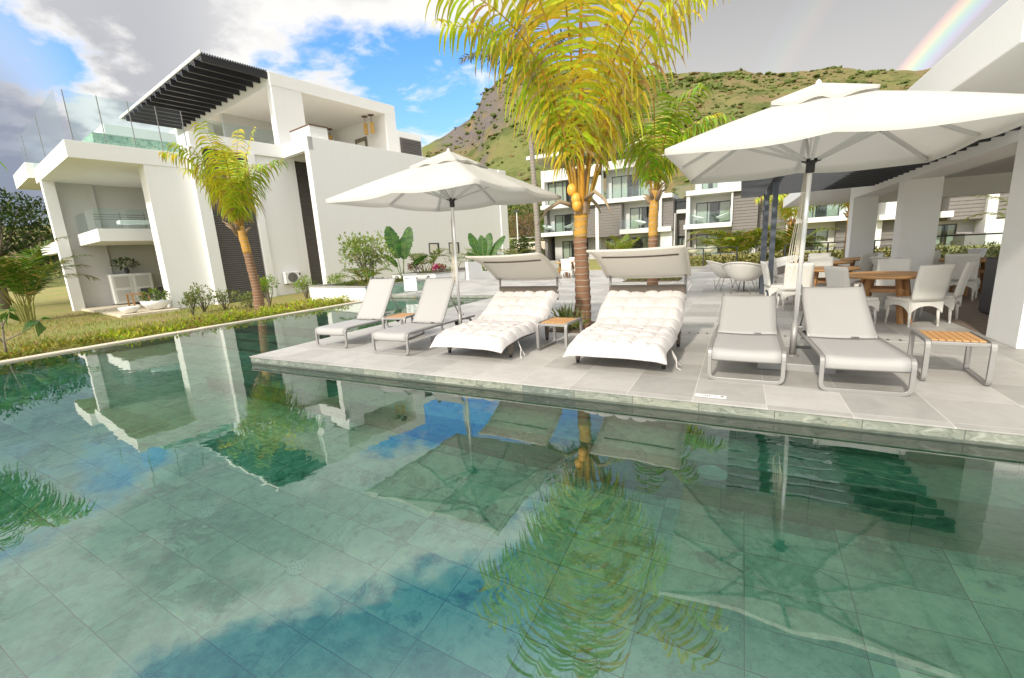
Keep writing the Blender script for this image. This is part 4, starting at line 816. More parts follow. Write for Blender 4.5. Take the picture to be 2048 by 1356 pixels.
def daybed(label, seed, W=.60):
    rnd = random.Random(seed); t = thing('daybed', label, 'daybed', group='white double daybeds with sunshade hoods')
    m = MB(); m.grid(lambda u, v: Vector(((u - .5) * 2 * (W - .04), .28 + v * 1.75, bedz_s(.28 + v * 1.75) - .02)), 4, 24); m.build('frame', 'brown_wicker', t, smooth=True, solid=.06)
    m = MB(); m.box(-W + .04, W - .04, 1.98, 2.04, .64, .83); m.build('headboard', 'brown_wicker', t, bevel=.02)
    for x, y in ((-W + .08, .42), (W - .08, .42), (-W + .08, 1.62), (W - .08, 1.62)):
        m = MB(); z = bedz_s(y) - .07; m.bar((x * 1.01, y - .03, .04), (x, y, z), .05, .05, (0, 1, 0), .075, .075); l = m.build('leg', 'brown_wicker', t, bevel=.01); m = MB(); m.lathe([(.022, 0), (.024, .045)], 10, (x * 1.01, y - .03, 0)); m.build('foot', 'black_plastic', l)
    nx, ny = 6, 9; ox = [rnd.uniform(-.02, .02) for _ in range(40)]
    def cush(u, v, top):
        y = .03 + v * 1.94; cx = u * nx; cy = v * ny; sx = abs(math.sin(math.pi * cx)); sy = abs(math.sin(math.pi * cy)); puff = (sx ** .35) * (sy ** .35) * (.8 + .4 * noise.noise((int(cx) * 3.1, int(cy) * 2.3, seed)))
        edge = min(1, min(u, 1 - u) * 14) ** .5 * min(1, min(v, 1 - v) * 20) ** .5
        wob = noise.noise((u * 7 + seed, v * 9, 0)) * .022 + noise.noise((u * 19 + seed, v * 23, 2)) * .008
        z = bedz_s(y) + (.075 + .038 * puff + wob) * edge if top else bedz_s(y) - .005
        tuck = .05 * noise.noise((v * 5, seed, u)); x = (u - .5) * 2 * (W + .0 + tuck * (abs(u - .5) * 2) ** 3) 
        yy = y + noise.noise((u * 5, seed + 3, 0)) * .035 * (1 if v < .5 else .4); sag = .04 * (1 - (2 * u - 1) ** 2) * max(0, v - .8) / .2
        dz = -.03 * max(0, .06 - v) / .06 - .012 * (abs(2 * u - 1) ** 6) * 3; return Vector((x, yy, z + dz - sag))
    m = MB(); m.grid(lambda u, v: cush(u, v, True), 60, 90); m.grid(lambda u, v: cush(1 - u, v, False), 12, 30); c = m.build('cushion', 'cushion', t, smooth=True)
    for i in range(1, nx):
        pass
    m = MB()
    for i in range(1, nx):
        for j in range(1, ny): p = cush(i / nx, j / ny, True); m.ball(p + Vector((0, 0, .004)), .011, 0, 6, 4, (1, 1, .6))
    m.build('buttons', 'cushion', c, smooth=True)
    m = MB(); m.tube([(W - .02, .5, .22), (W + .05, .46, .12), (W + .07, .40, .02), (W + .12, .34, .012)], .008, 5); m.tube([(W - .02, .5, .22), (W + .03, .5, .1), (W + .10, .47, .03)], .008, 5); m.build('tie_string', 'cushion', c, smooth=True); m = MB(); m.tube([(W, 1.9, .75), (W + .05, 1.94, .87), (W - .03, 2.0, .93)], .008, 5)
    m.build('tie_string', 'cushion', c, smooth=True)
    for sd in (-1, 1): m = MB(); m.tube([(sd * (W - .05), 2.01, .60), (sd * (W - .05), 2.02, .98)], .018, 8); m.build('hood_post', 'alu', t, smooth=True)
    def hood(u, v):
        s = v; y = 2.04 - .90 * s; z = .955 + .425 * math.sin(s * 1.45) / math.sin(1.45) ; return Vector(((u - .5) * 2 * (W + .01 + .015 * s), y, z - .015 * math.sin(math.pi * u)))
    m = MB(); m.grid(hood, 10, 20); h = m.build('hood', 'canopy_mesh', t, smooth=True, solid=.006)
    m = MB(); m.tube([hood(0, k / 12) for k in range(13)] + [hood(k / 8, 1) for k in range(1, 9)] + [hood(1, 1 - k / 12) for k in range(1, 13)] + [hood(1 - k / 8, 0) for k in range(1, 8)], .017, 8, closed=True); m.build('hood_frame', 'canopy_mesh', h, smooth=True)
    m = MB(); m.tube([hood(.08 + k * .84 / 8, .62) - Vector((0, .004, .012)) for k in range(9)], .011, 6); m.build('hood_batten', 'brown_wicker', h)
    return t
d1 = daybed('white tufted double daybed with beige hood, left of the tall palm trunk', 3.3); d1.location = (-3.28, 4.80, 0); d1.rotation_euler = (0, 0, R(-2))
d2 = daybed('white tufted double daybed with beige hood, right of the tall palm trunk', 8.7); d2.location = (-1.26, 4.77, 0); d2.rotation_euler = (0, 0, R(-1))
def parasol(label, loc, zc, hub, peak, rot, half, seed, tilt=(0, 0)):
    rnd = random.Random(seed); t = thing('parasol', label, 'parasol', loc, rot, 'white square parasols on the pool deck')
    solid('base_slab', 'granite', [(-.36, .36, -.40, .40, 0, .085)], t, bevel=.008)
    m = MB(); m.tube([(0, 0, .085), (0, 0, .48)], .033, 14); m.lathe([(.07, .085), (.07, .095), (.04, .1)], 14); m.tube([(.03, 0, .42), (.08, 0, .42)], .012, 8); m.build('base_tube', 'alu', t, smooth=True)
    m = MB(); m.tube([(0, 0, .44), (0, 0, peak - .02)], .024, 14); m.build('pole', 'alu_bright', t, smooth=True)
    m = MB(); m.lathe([(.03, hub - .11), (.042, hub - .1), (.042, hub - .02), (.06, hub), (.06, hub + .03), (.03, hub + .035)], 16); 
    for k in range(8): a = k * math.pi / 4; m.bar((math.cos(a) * .05, math.sin(a) * .05, hub + .012), (math.cos(a) * .085, math.sin(a) * .085, hub + .02), .018, .03)
    m.build('hub', 'black_plastic', t)
    def rad(a): return half / max(abs(math.cos(a)), abs(math.sin(a)))
    def can(a, s, lo=0):
        r = rad(a) * s; f = (a / (math.pi / 4)) % 1; sag = math.sin(math.pi * f)
        inset = 1 - .030 * sag * s; tr = s * (rad(a) / (half * 1.4142)); mid = abs(math.cos(2 * a)) if False else 0
        zed = zc + (peak - zc) * (1 - s) ** 1.0 - .07 * math.sin(math.pi * s) * .6 * -1 * .5 - .045 * sag * s * (1 - .2 * s) + (half * 1.4142 - rad(a)) * .035 * s
        return Vector((math.cos(a) * r * inset, math.sin(a) * r * inset, zed + lo))
    m = MB(); ns, na = 14, 96
    m.grid(lambda u, v: can(u * 2 * math.pi, .22 + .78 * v), na, ns)
    m.grid(lambda u, v: can(u * 2 * math.pi, 1.0) * 1.0 + Vector((0, 0, -.055 * v)), na, 1)
    c = m.build('canopy', 'canvas', t, smooth=True, merge=True)
    def vent(u, v):
        a = u * 2 * math.pi; p = can(a, .02 + .31 * v); w = .018 * math.sin(a * 8 + seed) * v; return p + Vector((0, 0, .06 - .015 * v + w + .02 * (1 - v)))
    m = MB(); m.grid(vent, 96, 6); m.grid(lambda u, v: vent(u, 1.0) + Vector((0, 0, -.03 * v)), 96, 1); v_ = m.build('vent', 'canvas', t, smooth=True)
    m = MB(); m.lathe([(.02, peak + .04), (.03, peak + .075), (.02, peak + .10), (.002, peak + .115)], 12); m.build('finial', 'white_paint', t, smooth=True)
    for k in range(8):
        a = k * math.pi / 4; m = MB(); P = [can(a, s) + Vector((0, 0, -.022)) for s in (.06, .3, .55, .8, .985)]
        m.tube(P, .011, 4, sq=(.02, .014)); rb = m.build('rib', 'rib_grey', t)
        m = MB(); q = can(a, .52) + Vector((0, 0, -.05)); m.tube([(math.cos(a) * .08, math.sin(a) * .08, hub + .02), q], .009, 4, sq=(.014, .014)); m.build('strut', 'rib_grey', rb)
        m = MB(); m.bar(q - Vector((0, 0, .012)), q + Vector((0, 0, .034)), .028, .035, (math.cos(a), math.sin(a), 0)); m.build('joint', 'black_plastic', rb)
    m = MB()
    for k in range(3):
        x = -.035 - .012 * k; b = rnd.uniform(.95, 1.35); m.tube([(x * .7, .02 * k, hub - .1), (x - .01, .02 * k, hub - .5), (x - .03 - .012 * k, .02 * k, b + .3), (x - .045 - .012 * k, .02, b), (x - .02, .02, b - .07), (x + .0, .01, b + .05), (x + .012, 0, hub - .3)], .0045, 5)
    m.build('rope', 'rope', t, smooth=True)
    t.rotation_euler = (tilt[0], tilt[1], rot); return t
parasol('white parasol between the left lounger and the left daybed, further from the camera', (-4.24, 6.20, 0), 2.34, 2.30, 2.98, R(-2), 1.36, 4, (R(.0), R(.6)))
parasol('largest looking white parasol over the two right hand loungers', (.59, 5.81, 0), 2.27, 2.19, 2.87, 0, 1.29, 9, (0, R(1.0)))

# ------------------------------------------------------------------ dining furniture
def chair_proto():
    t = thing('dining_chair', 'x', 'chair', group='white wicker dining chairs'); w = .225; d = .23
    m = MB(); m.box(-w, w, -d, d, .37, .42); m.build('seat', 'white_wicker', t, bevel=.012)
    def apron(u, v, f): s = abs(2 * u - 1); return f(u, .37 - (.06 + .11 * s ** 2.6) * v)
    m = MB()
    for f in (lambda u, z: Vector((-w + 2 * w * u, -d + .004, z)), lambda u, z: Vector((w - 2 * w * u, d - .004, z)), lambda u, z: Vector((w - .004, -d + 2 * d * u, z)), lambda u, z: Vector((-w + .004, d - 2 * d * u, z))): m.grid(lambda u, v: apron(u, v, f), 12, 2)
    m.build('apron', 'white_wicker', t, solid=.018)
    for x in (-w + .024, w - .024):
        for y in (-d + .024, d - .024): m = MB(); m.tube([(x, y, .37), (x * 1.0, y, .2), (x * 1.03, y * 1.06, .03)], [.024, .021, .016], 8); l = m.build('leg', 'white_wicker', t, smooth=True); m = MB(); m.lathe([(.013, 0), (.015, .032)], 8, (x * 1.03, y * 1.06, 0)); m.build('foot', 'alu_bright', l)
    def bk(u, v): z = .40 + .52 * v; k = 2 * u - 1; return Vector((k * (w + .012 * v), d - .01 + .10 * v ** 1.4 - .02 * (1 - k * k) * -1, z))
    m = MB(); m.grid(bk, 8, 10); m.build('backrest', 'white_wicker', t, smooth=True, solid=.032)
    return t
cp = chair_proto()
def dtable_proto():
    t = thing('round_table', 'x', 'table', group='round teak dining tables'); m = MB(); m.lathe([(.50, .70), (.58, .705), (.60, .725), (.60, .74), (.585, .75)], 36); m.build('tabletop', 'teak', t, bevel=0)
    for k in range(4):
        a = k * math.pi / 2 + .5
        for s in (-1, 1): 
            b = a + s * .16; m = MB(); m.bar((math.cos(b) * .44, math.sin(b) * .44, 0), (math.cos(b) * .30, math.sin(b) * .30, .70), .055, .075); m.build('leg', 'teak_dark', t, bevel=.004)
    m = MB()
    for k in range(4): a, b = k * math.pi / 2 + .5, (k + 1) * math.pi / 2 + .5; m.bar((math.cos(a) * .33, math.sin(a) * .33, .5), (math.cos(b) * .33, math.sin(b) * .33, .5), .04, .06)
    m.build('stretcher', 'teak_dark', t); return t
tp = dtable_proto()
for (x, y, a), lb in zip(((2.12, 9.1, 0), (1.55, 10.95, .4), (1.85, 13.3, .2), (3.0, 14.6, .7), (4.45, 12.7, .3), (-7.55, 20.6, .1)),
    ('round teak table nearest the camera, in front of the white pavilion column', 'round teak table behind the right parasol pole', 'farther round teak table beside the second pergola post', 'round teak table between the two far pavilion columns', 'round teak table inside the pavilion near the dark cabinet', 'round teak table far behind the left daybed')): place(tp, USED, (x, y, 0), a, lb)
CH = [(2.40, 8.70, 24, 'white wicker chair with its back to the camera, nearest of all the dining chairs'), (1.66, 8.72, -62, 'white wicker chair half hidden behind the right lounger backrest'), (2.80, 9.15, 62, 'white wicker chair directly behind the nearest dining chair, facing left'), (2.42, 9.95, 165, 'white wicker chair on the far side of the nearest teak table, facing the pool'), (1.50, 10.15, -105, 'white wicker chair turned sideways left of the nearest teak table'),
      (.98, 10.22, 8, 'white wicker chair seen from behind, touching the right parasol pole'), (.80, 11.0, -80, 'white wicker chair left of the second teak table, by the pergola post'), (1.62, 11.85, 175, 'white wicker chair beyond the second teak table, facing the pool'), (2.3, 11.0, 85, 'white wicker chair right of the second teak table'),
      (1.1, 13.3, -85, 'white wicker chair left of the farther pergola table'), (1.95, 14.2, 180, 'white wicker chair beyond the farther pergola table'), (2.62, 13.2, 88, 'white wicker chair right of the farther pergola table'), (2.7, 13.75, 25, 'white wicker chair with its back to the camera between the two far columns'), (3.8, 14.7, 90, 'grey looking wicker chair beside the far column table'),
      (3.95, 11.82, -25, 'white wicker chair with arched seat inside the pavilion, left of the dark cabinet'), (4.75, 11.95, 30, 'white wicker chair just beside the dark cabinet'), (4.05, 13.4, 200, 'white wicker chair on the far side of the pavilion table'), (5.15, 12.9, 100, 'white wicker chair at the right side of the pavilion table'),
      (-7.2, 19.75, 10, 'white wicker chair seen through the gap right of the left daybed hood'), (-8.2, 19.9, -25, 'white wicker chair seen under the left daybed hood'), (-6.75, 20.4, 60, 'white wicker chair beside the tall palm trunk far behind the daybeds'), (-7.6, 21.5, 180, 'white wicker chair beyond the distant teak table'), (-8.5, 20.8, -90, 'white wicker chair at the left end of the distant teak table')]
for x, y, a, lb in CH: place(cp, USED, (x, y, 0), R(a + 180), lb)
def tub_proto():
    t = thing('tub_chair', 'x', 'chair', group='round white tub chairs'); P = []
    def sh(u, v):
        a = u * 2 * math.pi; r = .05 + .44 * v ** .75; dz = .52 * v ** 1.9; back = (1 - math.cos(a)) / 2
        return Vector((math.sin(a) * r * (1.0 + .08 * v), -math.cos(a) * r * (1 + .15 * v * back), .33 + dz * (.34 + .66 * back ** 1.1)))
    m = MB(); m.grid(sh, 36, 10); m.build('shell', 'white_wicker', t, smooth=True, solid=.018)
    m = MB(); m.tube([sh(k / 36, 1) + Vector((0, 0, -.006)) for k in range(36)], .02, 6, closed=True); m.build('rim', 'white_wicker', t, smooth=True)
    for x in (-1, 1):
        for y in (-1, 1): m = MB(); m.tube([(x * .12, y * .12, .40), (x * .24, y * .24, .012)], .009, 6); m.tube([(x * .24, y * .24, .012), (x * .20, y * .30, .30)], .007, 6); m.build('leg', 'alu', t, smooth=True)
    return t
ub = tub_proto()
FAR = ()
for x, y, a, lb in ((-.28, 14.0, 110, 'round white tub chair turned sideways, leftmost of the row by the pergola posts'), (.14, 12.95, 160, 'round white tub chair showing its back, just left of the front pergola post'), (.95, 14.9, -60, 'round white tub chair seen between the two pergola posts'), (2.35, 15.4, 60, 'round white tub chair low behind the dining chairs'), (3.25, 12.9, 120, 'grey tub chair behind the nearest teak table')) + FAR: place(ub, USED, (x, y, 0), R(a), lb)
for x, y, z, a, lb in ((-18.9, 46.0, 3.11, 60, 'tiny white tub chair at the left of the far left balcony'), (-16.5, 46.1, 3.11, -60, 'tiny white tub chair at the right of the far left balcony'), (-8.9, 46.0, 2.89, 60, 'tiny white tub chair on the far balcony behind the orange shafted second palm'), (-3.6, 46.0, 2.91, 70, 'tiny white tub chair at the left of the central far balcony'), (-1.6, 46.0, 2.91, -70, 'tiny white tub chair at the right of the central far balcony'), (-3.7, 42.5, -.05, 150, 'tub chair on the far ground terrace, left of a pair'), (-2.4, 42.5, -.05, 190, 'tub chair on the far ground terrace, right of a pair'), (6.3, 43.5, -.05, 120, 'round tub chair on the far terrace seen between pole and column')): place(ub, USED, (x, y, z), R(a), lb)
t = thing('coffee_table', 'low dark frame table between the white tub chairs', 'table', (.45, 13.9, 0))
for sd in (-1, 1): m = MB(); m.tube([(sd * .3, -.3, .4), (sd * .3, -.3, .012), (sd * .3, .3, .012), (sd * .3, .3, .4)], .015, 4, closed=True, sq=(.014, .014)); m.build('leg_frame', 'dark_metal', t)
solid('tabletop', 'dark_metal', [(-.3, .3, -.3, .3, .4, .42)], t)

# ------------------------------------------------------------------ small things on the deck and in the pool
t = thing('depth_marker', 'small cream depth marker tile set in the deck edge', 'depth marker', (-.185, 4.31, 0))
solid('tile', 'white_paint', [(-.135, .135, -.035, .035, .002, .006)], t)
tc = bpy.data.curves.new('lettering', 'FONT'); tc.body = '1.30m'; tc.size = .062; tc.align_x = 'CENTER'; tc.align_y = 'CENTER'; to = bpy.data.objects.new('lettering', tc); col.objects.link(to); to.parent = t; to.location = (-.02, 0, .0068); to.rotation_euler = (0, 0, math.pi); bpy.context.view_layer.update(); lm = bpy.data.meshes.new_from_object(to.evaluated_get(bpy.context.evaluated_depsgraph_get())); lo = bpy.data.objects.new('lettering', lm); col.objects.link(lo); lo.parent = t; lo.location = to.location; lo.rotation_euler = to.rotation_euler; bpy.data.objects.remove(to); lo.name = 'lettering'; lm.materials.clear(); lm.materials.append(M['ink'])
m = MB(); m.lathe([(.016, .0062), (.016, .0068)], 12, (.10, 0, 0)); m.build('symbol', 'ink', t)
t = thing('drain_cover', 'pale drain strip with small dark slots across the deck', 'drain', (.6, 7.35, 0))
m = MB(); m.box(-1.45, 1.75, -.12, .12, .001, .005); m.build('cover', 'deck', t); m = MB()
for k in range(24): x = -1.4 + k * .13; m.box(x, x + .03, -.035, .035, .0052, .007)
m.build('slots', 'ink', t)
def pool_light(loc, lb, rot):
    t = thing('pool_fitting', lb, 'pool fitting', loc, 0, 'round white pool fittings'); t.rotation_euler = rot; m = MB(); m.lathe([(.075, 0), (.075, .012), (.055, .02)], 24); m.build('rim', 'white_paint', t, smooth=False); m = MB(); 
    for k in range(14): a = k * 2.4; r = .009 + .0125 * math.sqrt(k); m.lathe([(.005, .02), (.005, .0215)], 6, (math.cos(a) * r, math.sin(a) * r, 0))
    m.build('grille', 'dark_grey', t)
pool_light((-2.82, 1.75, -1.35), 'round white inlet in the pool floor, nearer the camera', (0, 0, 0)); pool_light((-4.05, 1.8, -1.35), 'round white inlet in the pool floor, farther and to the left', (0, 0, 0))
t = thing('pool_lamp', 'large round underwater lamp in the submerged ledge below the depth marker', 'pool lamp', (-.12, 3.648, -.80)); t.rotation_euler = (R(90), 0, 0)
m = MB(); m.lathe([(.125, 0), (.125, .01), (.11, .02), (.03, .03)], 28); m.build('lens', 'alu_bright', t, smooth=True); m = MB(); m.box(-.09, .09, -.008, .008, .02, .034); m.build('bar', 'white_paint', t)

# ------------------------------------------------------------------ railings and lamp at the back
def railing(label, x0, x1, y, h=1.0, group='black metal railings beyond the deck'):
    t = thing('railing', label, 'railing', ((x0 + x1) / 2, y, 0), 0, group); w = (x1 - x0) / 2
    solid('top_rail', 'rail', [(-w, w, -.03, .03, h - .05, h)], t); m = MB(); [m.box(-w, w, -.008, .008, .2 + k * .25, .215 + k * .25) for k in range(3)]; m.build('bars', 'rail', t)
    n = max(1, int(2 * w / 1.5))
    for k in range(n + 1): x = -w + .03 + (2 * w - .06) * k / n; solid('post', 'rail', [(x - .03, x + .03, -.028, .028, 0, h - .05)], t)
railing('black metal railing behind the right daybed hood', -3.4, -.1, 26.3); railing('black metal railing behind the far pavilion columns', 2.0, 7.4, 26.3)
t = thing('railing', 'clear glass railing with dark top bar behind the pavilion dining area', 'railing', (11.0, 26.3, 0), 0, 'black metal railings beyond the deck')
solid('top_rail', 'rail', [(-3.4, 5, -.03, .03, 1.0, 1.06)], t); solid('glass_panel', 'glass', [(-3.4 + k * 1.4, -2.03 + k * 1.4, -.006, .006, .08, 1.0) for k in range(6)], t)
t = thing('railing', 'light steel railing on the raised road right of the villa end wall', 'railing', (-26, 56, 1.6), R(10), 'black metal railings beyond the deck'); del t['group']
solid('rails', 'alu_bright', [(-6, 6, -.03, .03, 1.4, 1.47), (-6, 6, -.02, .02, .6, .65)], t)
for k in range(7): solid('post', 'alu_bright', [(-6 + k * 2, -5.93 + k * 2, -.03, .03, 0, 1.4)], t)
t = thing('street_lamp', 'slim pale street lamp by the road behind the villa', 'street lamp', (-24.6, 50, 0)); m = MB(); m.tube([(0, 0, 0), (0, 0, 6.0)], [.09, .06], 10); m.build('pole', 'white_paint', t); solid('lamp_head', 'dark_metal', [(-.35, .35, -.2, .2, 6.0, 6.2)], t, bevel=.04)
t = thing('garden_wall', 'low stone garden wall by the road behind the villa', 'wall', (-20.5, 44, 0)); solid('stones', 'granite', [(-3.5, 1.6, -.2, .2, -.2, 1.15)], t, bevel=.03)
t = thing('parked_bus', 'small pale orange van parked by the road behind the villa', 'van', (-21.6, 47.5, 1.0), R(8)); solid('body', 'beige_stone', [(-1.9, 1.9, -.8, .8, .3, 1.25)], t, bevel=.12); solid('windows', 'dark_room', [(-.9 + k * 1.0, -.1 + k * 1.0, -.82, -.79, .8, 1.1) for k in range(2)], t)
for x in (-1.2, 1.2): m = MB(); m.lathe([(.1, -.1), (.32, -.1), (.32, .1), (.1, .1)], 16); o = m.build('wheel', 'black_plastic', t); o.rotation_euler = (R(90), 0, 0); o.location = (x, -.7, .32)
for k, (x, y, w) in enumerate(((-2.35, 22.8, 1.3), (-.6, 24.6, .9))):
    t = thing('planting_kerb', ('low grey stone kerb of the planting bed behind the right daybed', 'small low stone kerb nearer the far railing')[k], 'kerb', (x, y, 0)); solid('kerb', 'granite', [(-w, w, -.9, -.7, .005, .16), (-w, w, .7, .9, .005, .16), (-w, -w + .2, -.7, .7, .005, .16), (w - .2, w, -.7, .7, .005, .16)], t); solid('soil', 'soil', [(-w + .2, w - .2, -.7, .7, .005, .1)], t)
t = thing('plant_pot', 'small white pot by the glass railing of the dining area', 'pot', (8.9, 25.6, 0)); m = MB(); m.lathe([(.2, 0), (.3, .45), (.27, .45), (.2, .3)], 16); m.build('pot', 'white_paint', t)

# ------------------------------------------------------------------ palms and planting
def S2A(p): return 62.34 - p        # screen direction (0 right, 90 away, 180 left, 270 towards the camera) to azimuth
coco_az = R(S2A(215))
B = dict(nl=42, w=.054, ca=GRN[1], cb=YEL[0], hang=2.3, tl0=.05, stiff=.9, nup=.45)
def F(p, e, L, dr, ll=1.15, **k): d = dict(B); d.update(az=S2A(p), e0=e, L=L, droop=dr, ll=ll); d.update(k); return d
palm('coconut_palm', 'tall coconut palm with orange crownshaft growing through the deck between the two daybeds', (-2.50, 7.55, 0), [(0, 0, -.1), (.03, 0, .5), (.02, 0, 1.1), (.0, 0, 1.5), (.03, .01, 2.05)], [.17, .14, .125, .115, .12], .22,
     [F(270, 87, 4.9, 18, 1.6, ca=YEL[0], cb=(.66, .47, .02), pw=2.0, rach=(.66, .33, .03), r0=.06, nl=56, s0=.20, w=.056), F(225, 83, 4.6, 56, 1.45, ca=GRN[1], cb=YEL[0], pw=2.0, s0=.22),
      F(10, 71, 4.5, 38, 1.35, ca=YEL[0], cb=YEL[1], pw=1.9, rach=(.55, .40, .03), s0=.2), F(338, 76, 4.4, 62, 1.4, ca=YEL[0], cb=YEL[1], pw=2.0, s0=.22), F(180, 80, 4.0, 80, 1.3, ca=GRN[1], cb=YEL[0], pw=2.2, s0=.22), F(206, 82, 4.2, 92, 1.4, ca=YEL[0], cb=YEL[1], pw=2.2, s0=.22), F(150, 83, 4.4, 70, 1.35, ca=GRN[0], cb=GRN[1], pw=2.0, s0=.2),
      F(52, 80, 4.8, 50, 1.3, ca=GRN[0], cb=YEL[1], pw=1.9, s0=.2), F(248, 85, 4.8, 66, 1.5, ca=GRN[1], cb=YEL[0], pw=2.1, s0=.22), F(310, 82, 4.4, 86, 1.4, ca=YEL[0], cb=YEL[0], pw=2.0, s0=.22)], 11, coco=3, fibre=False, sheath=.75)
palm('coconut_palm', 'small yellow green coconut palm on the lawn in front of the dark villa louvres', (-16.6, 10.6, -.42), [(.0, 0, -.1), (-.02, 0, 1.0), (-.1, -.05, 2.2), (-.22, -.1, 3.3)], [.21, .16, .15, .14], .3,
     [F(182, 80, 2.8, 66, 1.2, nl=46, ca=GRN[1], cb=YEL[0], pw=1.8), F(205, 82, 3.5, 78, 1.2, nl=46, ca=YEL[0], cb=YEL[1], pw=1.8), F(265, 86, 3.6, 34, 1.2, nl=46, ca=YEL[0], cb=GRN[1], pw=1.8), F(235, 84, 3.4, 70, 1.2, nl=44, ca=GRN[1], cb=GRN[1], pw=1.9), F(295, 84, 3.3, 74, 1.2, nl=44, ca=GRN[1], cb=YEL[0], pw=1.9),
      F(8, 81, 3.2, 78, 1.2, nl=44, ca=GRN[1], cb=GRN[0], pw=1.8), F(335, 82, 3.0, 92, 1.2, nl=44, ca=GRN[1], cb=YEL[1], pw=1.8), F(85, 86, 3.8, 20, .8, nl=40, ca=YEL[0], cb=GRN[1]), F(40, 83, 3.8, 18, .6, nl=36, ca=YEL[0], cb=YEL[1]), F(120, 85, 3.5, 40, .9, nl=36, ca=GRN[0], cb=GRN[1])], 21)
palm('coconut_palm', 'second coconut palm with orange crownshaft, behind the right daybed hood', (-2.28, 13.6, 0), [(0, 0, -.1), (0, 0, 1.0), (0, 0, 1.9), (.02, 0, 2.9)], [.17, .14, .13, .115], .45,
     [F(185, 82, 2.8, 100, 1.1, nl=42, ca=GRN[0], cb=GRN[1]), F(215, 80, 3.0, 95, 1.1, nl=42, ca=GRN[0], cb=YEL[1]), F(250, 84, 3.4, 80, 1.1, nl=42, ca=GRN[0], cb=GRN[1], pw=1.9), F(290, 82, 3.2, 90, 1.1, nl=42, ca=GRN[0], cb=GRN[1], pw=1.9), F(330, 80, 3.0, 105, 1.1, nl=42, ca=GRN[0], cb=GRN[1]), F(20, 82, 2.9, 96, 1.1, nl=42, ca=GRN[1], cb=YEL[0]), F(60, 84, 3.0, 60, .9, nl=42, ca=GRN[1], cb=YEL[0]), F(120, 84, 3.1, 60, .9, nl=42, ca=GRN[0], cb=GRN[1]), F(350, 80, 2.8, 80, .9, nl=42, ca=YEL[0], cb=YEL[1])], 31)
palm('coconut_palm', 'young coconut palm seen between the pergola posts in front of the far apartments', (2.35, 30.0, -.05), [(0, 0, -.1), (.1, 0, 1.0), (.25, 0, 2.2)], [.22, .19, .17], .4,
     [F(p, e, L, dr, 1.2, nl=34, w=.06, ca=a, cb=b) for p, e, L, dr, a, b in ((180, 78, 3.0, 115, GRN[1], YEL[0]), (215, 74, 2.9, 105, YEL[0], YEL[1]), (265, 80, 3.2, 100, GRN[1], YEL[0]), (310, 76, 3.0, 110, GRN[1], YEL[1]), (0, 74, 3.2, 105, GRN[0], GRN[1]), (30, 78, 3.4, 80, GRN[1], YEL[1]), (150, 82, 3.4, 70, GRN[1], YEL[0]), (95, 84, 3.6, 40, GRN[0], GRN[1]))], 41)
palm('coconut_palm', 'coconut palm with loose fronds beside the far pavilion column', (5.6, 32.0, -.05), [(0, 0, -.1), (0, 0, 1.4), (0, 0, 2.6)], [.2, .18, .16], .3,
     [F(p, e, L, dr, 1.2, nl=34, w=.06, ca=a, cb=b) for p, e, L, dr, a, b in ((180, 70, 3.6, 95, GRN[1], YEL[0]), (205, 60, 3.4, 90, GRN[0], GRN[1]), (250, 78, 3.4, 100, GRN[1], YEL[0]), (320, 76, 3.4, 100, GRN[0], GRN[1]), (10, 72, 3.6, 90, GRN[1], YEL[1]), (80, 82, 3.8, 50, GRN[0], GRN[1]), (140, 78, 3.8, 70, GRN[1], YEL[0]))], 43)
DG = ((.035, .06, .02), (.09, .12, .04))
palm('grey_palm', 'tall slender palm with grey trunk at the left end of the far apartments', (-11.9, 27.2, -.05), [(0, 0, -.1), (-.02, 0, 3.0), (-.15, 0, 6.5), (-.35, 0, 12.2)], [.23, .18, .16, .15], 0,
     [F(p, e, 4.4, dr, 1.1, nl=44, w=.06, ca=DG[0], cb=DG[1], hang=.9) for p, e, dr in ((180, 45, 80), (205, 30, 70), (160, 60, 95), (240, 50, 85), (280, 60, 90), (320, 45, 80), (0, 55, 90), (40, 60, 90), (90, 70, 80), (130, 65, 85))], 51, trunk='trunk_grey')
palm('coconut_palm', 'palm standing left of the frame, seen only as its reflection in the pool', (-14.5, 2.15, -.3), [(0, 0, -.1), (0, 0, .8), (.03, 0, 1.7), (.05, 0, 2.6)], [.25, .2, .18, .17], .2,
     [F(p, e, 2.5, dr, 1.0, nl=40, ca=GRN[0], cb=GRN[1]) for p, e, dr in ((0, 66, 80), (330, 70, 90), (300, 78, 70), (25, 75, 80), (200, 60, 90), (160, 66, 80), (255, 74, 85), (90, 80, 60), (270, 86, 40))], 61)
def clump(name, label, loc, n, L, e, dr, ll, w, ca, cb, seed, stem=.0, nl=30, group='feathery palm clumps', spread=.35, hang=.55):
    rnd = random.Random(seed); t = thing(name, label, 'palm', loc, 0, group); sm = MB(); sm.cur = (.30, .30, .08); any_ = False
    for k in range(n):
        a = k * 360 / n + rnd.uniform(-18, 18); b = Vector((math.sin(R(a)) * spread * rnd.random(), math.cos(R(a)) * spread * rnd.random(), 0)); h = stem * rnd.uniform(.5, 1.1); top = b * 1.5 + Vector((0, 0, h))
        if stem: sm.tube([b + Vector((0, 0, -.05)), top], .035, 6); any_ = True
        f = MB(); frond(f, top, a, e + rnd.uniform(-14, 12), L * rnd.uniform(.75, 1.1), dr * rnd.uniform(.8, 1.2), nl, ll, w, ca, cb, rnd, rach=(.32, .30, .06), hang=hang, r0=.02, s0=.2); f.build('frond', 'leaf', t, smooth=True)
    if any_: sm.build('stems', 'colour', t)
clump('areca_palm', 'large dark areca palm clump on the lawn left of the villa pillar', (-29.6, 7.7, -.6), 18, 3.6, 76, 85, .95, .075, (.035, .09, .012), (.14, .22, .025), 71, .9, 30)
